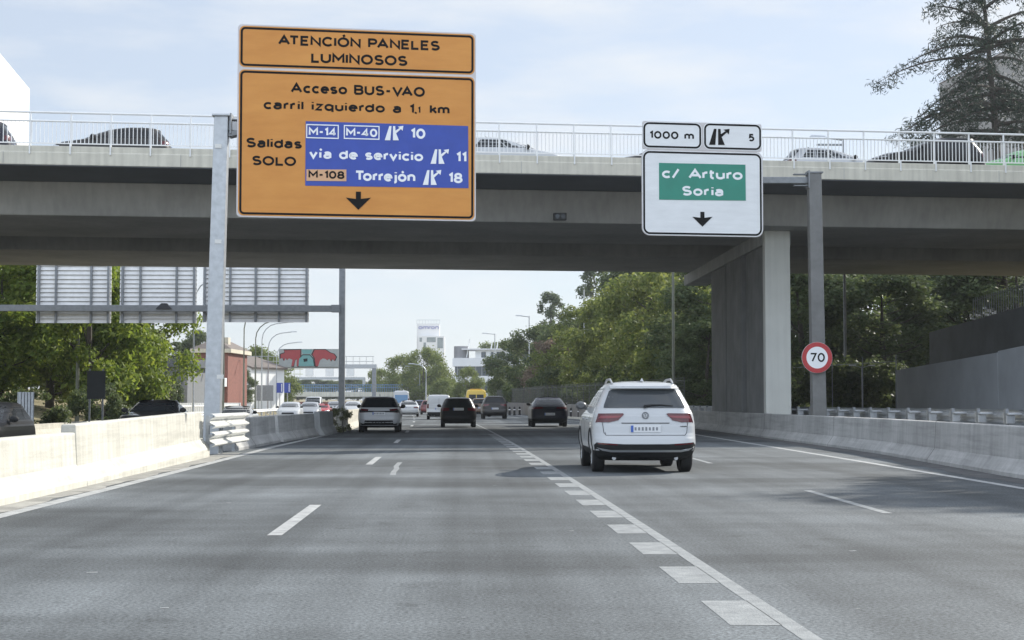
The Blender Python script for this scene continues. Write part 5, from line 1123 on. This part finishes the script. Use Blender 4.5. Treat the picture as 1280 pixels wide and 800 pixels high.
g = P(1055, 300, 84); t = lamp('lamp_post', (g.x, 84, .2), P(1055, 177, 84).z, 1.1, -1, M_galvd, 'lamp post top with two flat heads showing above the overpass railing', .09, 'bracket')
q = MB(); e = Vector((-.7, 0, P(1055, 181, 84).z - .2)); q.box(e, (1.4, .22, .07)); q.build('lamp_head', M_galvd, t)
g = P(1078, 500, 74); t = empty('lamp_post', (g.x, 74, .3), 0, 'small double armed lamp under the overpass in front of dark trees', 'lamp post'); h = P(1078, 458, 74).z - .3
k = MB(); k.tube([(0, 0, 0), (0, 0, h)], .03, 6); k.tube([(-.42, 0, h + .06), (0, 0, h - .06), (.42, 0, h + .06)], .022, 6); k.build('pole', M_galv, t)
for s in (-1, 1): k = MB(); k.box((s * .45, 0, h + .05), (.3, .12, .06)); k.build('lamp_head', M_white, t)
# ================================================================ bollards and small signs
for px, py, l in ((637, 517.5, 'first black bollard right of the tall grey car'), (643, 517.5, 'second black bollard right of the tall grey car'), (649.5, 517, 'third black bollard right of the tall grey car'), (656, 516.5, 'last black bollard of the distant row'), (714, 521, 'black bollard with white bands right of the navy car'), (723.7, 521.5, 'black bollard with white bands beside the white car mirror')):
    g = PZ(px, py + 1.5); t = empty('bollard', (g.x, g.y, 0), 0, l, 'bollard', 'bollards along the gore of the exit'); k = MB(); k.lathe([(0, .16), (.05, .15), (.07, .11), (.75, .10), (.82, .06), (.83, .01)], 14, 'Z'); k.build('post', M_trim, t, True)
    for z in (.50,): k = MB(); k.lathe([(z, .1075), (z + .08, .1055)], 14, 'Z'); k.build('reflective_band', M_letter, t, True)
k = MB(); a = [(-.15, 128), (1.2, 110), (3.4, 98), (3.4, 98.4), (1.3, 110.6), (0, 129)]; g0 = P(706, 520, 128).x
plate = [Vector((g0 + x + (y - 128) * .0, y, 0)) for x, y in a]; k.hexa([p for p in plate], [p + Vector((0, 0, .14)) for p in plate]); tag(k.build('kerb', M_concw), kind='structure')
t = empty('back_of_sign', (P(120, 500, 74).x, 74, -.1), R(6), 'dark rectangular board on two legs before the thick tree trunk', 'sign'); W_ = 22 * 74 / FPX
k = MB(); z1, z0 = P(120, 461, 74).z, P(120, 496, 74).z; k.box((0, 0, (z0 + z1) / 2), (W_, .05, z1 - z0)); k.build('board', mat('dark_board', (.05, .055, .06), .6, .2, var=.1), t, bevel=.01)
for s in (-1, 1): k = MB(); k.box((s * W_ * .36, .05, z1 / 2), (.08, .07, z1 + .2)); k.build('leg', M_galvd, t)
t = empty('cabinet', (P(32, 500, 60).x, 60, -.3), R(10), 'ribbed pale grey metal panel on the bank beside the black utility car', 'panel'); k = MB(); z1 = P(32, 490, 60).z + .3
for i in range(5): k.box((-.2 + i * .11, 0, z1 / 2), (.085, .12, z1))
k.box((0, .07, z1 / 2), (.6, .04, z1)); k.build('casing', M_galv, t, bevel=.008)
t = empty('road_sign', (P(331, 500, 210).x, 210, -.3), 0, 'large grey sign back on legs beneath the pale walkway gantry', 'sign'); k = MB(); a, b = P(320.5, 501, 210), P(342, 481.5, 210); k.box((0, 0, (a.z + b.z) / 2 + .3), (b.x - a.x, .1, b.z - a.z)); k.build('board', M_galvd, t, bevel=.02)
for s in (-1, 1): k = MB(); k.box((s * .8, .1, a.z / 2 + .8), (.14, .12, a.z + 1.6)); k.build('leg', M_galv, t)
for px, l in ((349.5, 'blue direction sign at the roadside before the far overpass'), (359, 'slimmer blue and white direction sign right of its neighbour')):
    t = empty('road_sign', (P(px, 500, 225).x, 225, -.3), R(-8), l, 'sign'); k = MB(); a, b = P(px - 4, 491, 225), P(px + 4, 478.5, 225); k.box((0, 0, (a.z + b.z) / 2 + .3), (b.x - a.x, .08, b.z - a.z)); o = k.build('board', M_blue, t, bevel=.02)
    k = MB(); k.box((.28, -.047, (a.z + b.z) / 2 + .3), ((b.x - a.x) * .12, .01, (b.z - a.z) * .8)); k.build('white_stripe', M_letter, o)
    k = MB(); k.tube([(0, .1, 0), (0, .1, b.z + .2)], .07, 6); k.build('leg', M_galv, t)
# ================================================================ buildings
def block(name, label, loc, rz, parts, cat='building'):
    t = empty(name, loc, rz, label, cat); out = {}
    for nm, m, boxes in parts:
        for b in boxes:
            k = MB(); k.box((b[0], b[1], b[2]), (b[3], b[4], b[5])); o = k.build(nm, m, t, bevel=.02)
    return t
# white building at upper left: a sunlit side wall running along the road
a = P(37, 111, 160); b = P(0, 65, 143.6); dr = (Vector((b.x, 143.6, 0)) - Vector((a.x, 160, 0))).normalized(); t = empty('white_building', (a.x, 160, 0), math.atan2(-dr.x, -dr.y) * -1, 'tall bright white windowless wall rising behind the overpass', 'building')
k = MB(); k.box((-9, -25, a.z / 2), (18, 50, a.z)); k.build('wall', M_wwall, t, bevel=.04); k = MB(); k.box((-9, -25, a.z + .12), (17, 49, .24)); k.build('roof', M_tile, t)
# building behind the cedar
g = P(1175, 150, 135); t = empty('apartment_building', (g.x, 135, 1), R(-19), 'grey brown building with a sloping roof hidden behind the cedar', 'building'); h0 = P(1175, 106, 135).z - 1; h1 = P(1290, 54, 135).z - 1; wd = P(1290, 100, 135).x - g.x
k = MB(); k.hexa([(0, 0, 0), (wd + 8, 0, 0), (wd + 8, 0, h1), (wd, 0, h1), (0, 0, h0)], [(0, 14, 0), (wd + 8, 14, 0), (wd + 8, 14, h1), (wd, 14, h1), (0, 14, h0)]); k.build('wall', mat('taupe_render', (.27, .26, .25), .85, var=.1), t)
k = MB(); k.bar((-.02, 7.1, h0 + .08), (wd + .1, 7.1, h1 + .12), 13.8, .2); k.build('roof', M_tile, t)
for i in range(3):
    for j in range(3):
        x = 1.5 + i * 2.3; z = 9 + j * 3.1
        if z + 2 < h0 + (h1 - h0) * x / wd: k = MB(); k.box((x, -.02, z), (1.2, .08, 1.4)); w = k.build('window', M_glassb, t); k = MB(); k.box((x, -.08, z - .78), (1.4, .16, .1)); k.build('sill', M_conc, w)
# office tower
DT = 620
a, b = P(521, 437, DT), P(549.5, 404.5, DT); t = empty('office_tower', ((a.x + b.x) / 2, DT, 0), 0, 'pale office tower with blue lettering along its top', 'building'); wd = b.x - a.x; loc = lambda v: Vector(v) - t.location
M_tower = mat('tower_render', (.70, .69, .68), .8, var=.05, scale=.2)
k = MB(); k.box((0, 6, b.z / 2), (wd, 12, b.z)); k.build('wall', M_tower, t, bevel=.05)
c = P(523, 421, DT); d_ = P(556, 421, DT); k = MB(); k.box(((loc(c).x + loc(d_).x) / 2, 0, c.z / 2), (d_.x - c.x, 14, c.z)); lo = k.build('lower_wing', M_tower, t, bevel=.05)
for px0, px1, y0, y1 in ((525, 528, 423, 428), (534, 545, 422.5, 428.5), (547, 554, 423, 436), (530, 533, 429, 437)):
    p, q = loc(P(px0, y1, DT)), loc(P(px1, y0, DT)); k = MB(); k.box(((p.x + q.x) / 2, -7.03, (p.z + q.z) / 2), (q.x - p.x, .12, q.z - p.z)); k.build('window', mat('pale_glazing', (.22, .25, .25), .25, .1, var=.2, scale=.6), lo)
k = MB(); n_ = 9
for x in np.linspace(-wd / 2, wd / 2, n_): k.box((x, -.2, b.z + .7), (.12, .12, 1.5))
k.box((0, -.2, b.z + 1.4), (wd, .14, .14)); k.build('roof_railing', M_galv, t)
k = MB(); p, q = loc(P(523, 411.5, DT)), loc(P(548.5, 407.5, DT)); fit_text(k, 'omron', p.x, q.x, p.z, (q.z - p.z) * 1.25, lambda u, v, o: (u, -.03 - o, v), bold=.22, th=.12, gap=.2); k.build('lettering', mat('sign_violet', (.26, .26, .42), .5, var=0), t)
# office block
DO = 420
a, b = P(566, 500, DO), P(642, 447, DO); t = empty('office_block', (a.x, DO, 0), R(-4), 'white banded office block with ribbon windows and planted roof terrace', 'building'); wd = b.x - a.x + 6; loc = lambda v: Vector(v) - Vector((a.x, DO, 0)); zz = lambda py: P(600, py, DO).z
M_off = mat('office_white', (.66, .67, .69), .7, var=.05, scale=.3)
for nm, y0, y1, m, ins in (('base_wall', 540, 489, M_off, 0), ('ribbon_glazing', 489, 478, M_glassb, .5), ('spandrel', 478, 470, M_off, 0), ('ribbon_glazing', 470, 458, M_glassb, .5), ('upper_band', 458, 447.5, M_off, -.1)):
    z0, z1 = max(-.2, zz(y0)), zz(y1); k = MB(); k.box((wd / 2, 10, (z0 + z1) / 2), (wd - 2 * ins, 20 - 2 * ins, z1 - z0)); o = k.build(nm, m, t)
    if nm == 'ribbon_glazing':
        k = MB()
        for x in np.arange(1.2, wd - .6, 1.6): k.box((x, .46, (z0 + z1) / 2), (.16, .12, z1 - z0))
        k.build('mullion', M_galvd, o)
z0 = zz(447.4); z1 = zz(437)
k = MB(); k.box((wd * .62, 9, (z0 + z1) / 2), (wd * .72, 12, z1 - z0)); ph = k.build('penthouse', M_wwall, t)
k = MB(); k.box((wd * .55, 8, z1 + .15), (wd * .9, 14, .3)); k.build('canopy', M_off, t)
for u, w_ in ((.36, 1.2), (.46, .9), (.56, 2.4), (.74, 3.2), (.86, 2.6)): k = MB(); k.box((wd * u, 2.97, z0 + .9), (w_, .1, 1.5)); k.build('window', M_glassb, ph)
k = MB(); k.lathe([(z0, 2.0), (z0 + 3.2, 2.0)], 24, 'Z', (1.9, 5, 0)); k.build('stair_drum', mat('drum_grey', (.22, .22, .23), .7, var=.05), t, True)
for x, s in ((3.4, .9), (9.5, .7), (11, .7)): k = MB(); k.tube([(x, 3, z0 + .2), (x + s, 3, z1 + 3.2 * s)], .16, 6); k.build('mast', M_white, t)
PL = []
for i in range(22): PL.append((wd * (.35 + .030 * i), 6 + (i % 3), z1 + .9 + .5 * math.sin(i * 1.7)))
quads('roof_planting', leaves(PL, [1.3] * len(PL), .7, 2600, 4, .8), L_far, t)
# brick house and dark roofed house at left
DB = 205
a = P(243, 500, DB); b = P(285, 500, DB); t = empty('brick_house', (a.x, DB, 0), R(-4), 'dark red brick house with pale eaves and a white balcony behind the sign post', 'building'); wd = b.x - a.x; ze = P(250, 441, DB).z
k = MB(); k.box((wd / 2, 6, ze / 2), (wd, 12, ze)); w_ = k.build('wall', M_brick, t)
k = MB(); k.box((wd / 2, 6, ze + .25), (wd + 1.0, 13, .5)); k.build('eaves', M_cream, t, bevel=.02)
k = MB(); k.hexa([(-.5, -.5, ze + .5), (wd + .5, -.5, ze + .5), (wd + .5, 12.5, ze + .5), (-.5, 12.5, ze + .5)], [(1.6, 2, ze + 1.7), (wd - 1.6, 2, ze + 1.7), (wd - 1.6, 10, ze + 1.7), (1.6, 10, ze + 1.7)]); rf = k.build('roof', M_tile, t)
k = MB(); k.box((wd - 1.5, 4, ze + 1.3), (1.6, 1.4, 1.6)); k.build('chimney', M_cream, rf, bevel=.02)
k = MB(); k.box((wd - 1.2, -.55, P(262, 478, DB).z), (2.2, 1.2, 1.1)); k.build('balcony', M_white, t, bevel=.02)
k = MB(); k.box((wd - 1.6, -.03, P(280, 487, DB).z), (2.4, .1, 1.0)); k.build('window', M_glassb, t)
k = MB(); k.box((1.5, -.03, P(250, 455, DB).z), (1.2, .1, 1.4)); k.build('window', M_glassb, t)
g = P(296, 500, 235); t = empty('white_house', (g.x, 235, 0), R(-30), 'bright white house side just right of the brick house', 'building'); h = P(292, 446, 235).z
k = MB(); k.hexa([(-2.6, 0, 0), (2.6, 0, 0), (2.6, 8, 0), (-2.6, 8, 0)], [(-2.6, 0, h), (2.6, 0, h - 1.6), (2.6, 8, h - 1.6), (-2.6, 8, h)]); k.build('wall', M_wwall, t); k = MB(); k.bar((-2.9, 4, h + .15), (3.0, 4, h - 1.65), 8.6, .25); k.build('roof', M_tile, t)
for z in (3.2, 6.0): k = MB(); k.box((.4, -.03, z), (1.1, .1, 1.2)); k.build('window', M_glassb, t)
DH = 165
a, b = P(198, 480, DH), P(238.5, 480, DH); t = empty('dark_roofed_house', (a.x, DH, 0), R(-4), 'low modern house with a dark flat roof above the beige wall', 'building'); wd = b.x - a.x; z1 = P(215, 449, DH).z; z0 = P(215, 459, DH).z
k = MB(); k.box((wd / 2, 4, z0 / 2), (wd - .6, 8, z0)); w_ = k.build('wall', mat('slate_render', (.16, .17, .18), .7, var=.1), t)
k = MB(); k.box((wd / 2, 4, (z0 + z1) / 2), (wd + .5, 9.4, z1 - z0)); k.build('roof', mat('roof_slate', (.06, .07, .085), .6, var=.1), t, bevel=.03)
for u in (.25, .62): k = MB(); k.box((wd * u, -.01, z0 - 1.0), (wd * .26, .1, 1.4)); k.build('window', M_glassb, t)
wall_line('garden_wall', [(P(150, 500, 118).x, 118), (P(200, 500, 150).x, 150), (P(240, 500, 178).x, 178), (P(300, 500, 230).x, 230)], 2.6, 2.9, .4, M_cream, 'long beige rendered wall below the houses', z=.4)
wall_line('low_white_wall', [(P(138, 500, 104).x, 104), (P(168, 500, 116).x, 116)], 1.5, 1.3, .3, M_wwall, 'low white wall at the foot of the beige one behind the black low car', z=-.3)
palisade([(P(152, 500, 108).x, 108), (P(300, 500, 210).x, 210)], 1.5, -.3, -.3, 1.7, 'row of white fence posts along the foot of the beige wall', M_white, rails=(.35, .8), r=.10)
t = empty('guardrail', (-17.6, 120, -.3), 0, 'pale guardrail along the far edge of the opposite carriageway by the lamp posts', 'guardrail'); k = MB(); k.sweep(WB, [(cx(y) - 0, y - 120, .68) for y in range(100, 300, 10)]); k.build('beam', M_white, t, smooth=True)
for y in range(100, 290, 6): k = MB(); post_c(k, (cx(y) - .1, y - 120, -.1), .85); k.build('post', M_galv, t)
# far overpass with blue railing
DF = 305
a, b = P(345, 500, DF), P(533, 500, DF); t = empty('far_overpass', (a.x, DF, 0), R(-1.2), 'distant pale overpass with blue railing and a slanted end leg', 'overpass'); wd = b.x - a.x; zz = lambda py: P(500, py, DF).z
k = MB(); k.box((wd / 2, 4, (zz(490) + zz(496)) / 2), (wd, 9, zz(490) - zz(496))); k.build('deck', M_fascia, t, bevel=.04)
M_blur = mat('blue_railing', (.12, .22, .34), .5, .1, var=.1); k = MB(); zt = zz(481)
for z in (zt, zz(484.5)): k.box((wd / 2, -.4, z), (wd, .1, .14))
for x in np.arange(0, wd, .42): k.box((x, -.4, (zt + zz(490)) / 2), (.13, .07, zt - zz(490)))
k.build('railing', M_blur, t)
k = MB(); k.hexa([(wd - 1.1, .2, -.2), (wd + .1, .2, -.2), (wd + .1, 7, -.2), (wd - 1.1, 7, -.2)], [(wd - 3.2, .2, zz(496.02)), (wd - .2, .2, zz(496.02)), (wd - .2, 7, zz(496.02)), (wd - 3.2, 7, zz(496.02))]); k.build('end_leg', M_fascia, t)
for x in (2, 12): k = MB(); k.box((x, 4, zz(496) / 2), (.9, 6, zz(496) - .02)); k.build('pillar', M_conc, t)
k = MB(); k.box((wd * .82, 12, zz(499) / 2), (wd * .35, 1, zz(499))); k.build('back_wall', M_concd, t)
wall_line('brick_wall', [(P(362, 500, 350).x, 350), (P(440, 500, 350).x, 350)], 1.4, 1.4, .5, M_brick, 'red brick wall low behind the oncoming queue')

for x, y, r_ in ((27.5, 37, .2), (31, 45, 1.4)):
    plant('mid1', (x, y, 3.4), .95, r_, 'tree on the bank to the right whose shade falls across the lanes', group='trees on the bank to the right')
for k_ in list(PROTO.values()):
    for ch in list(k_.children): bpy.data.objects.remove(ch)
    bpy.data.objects.remove(k_)
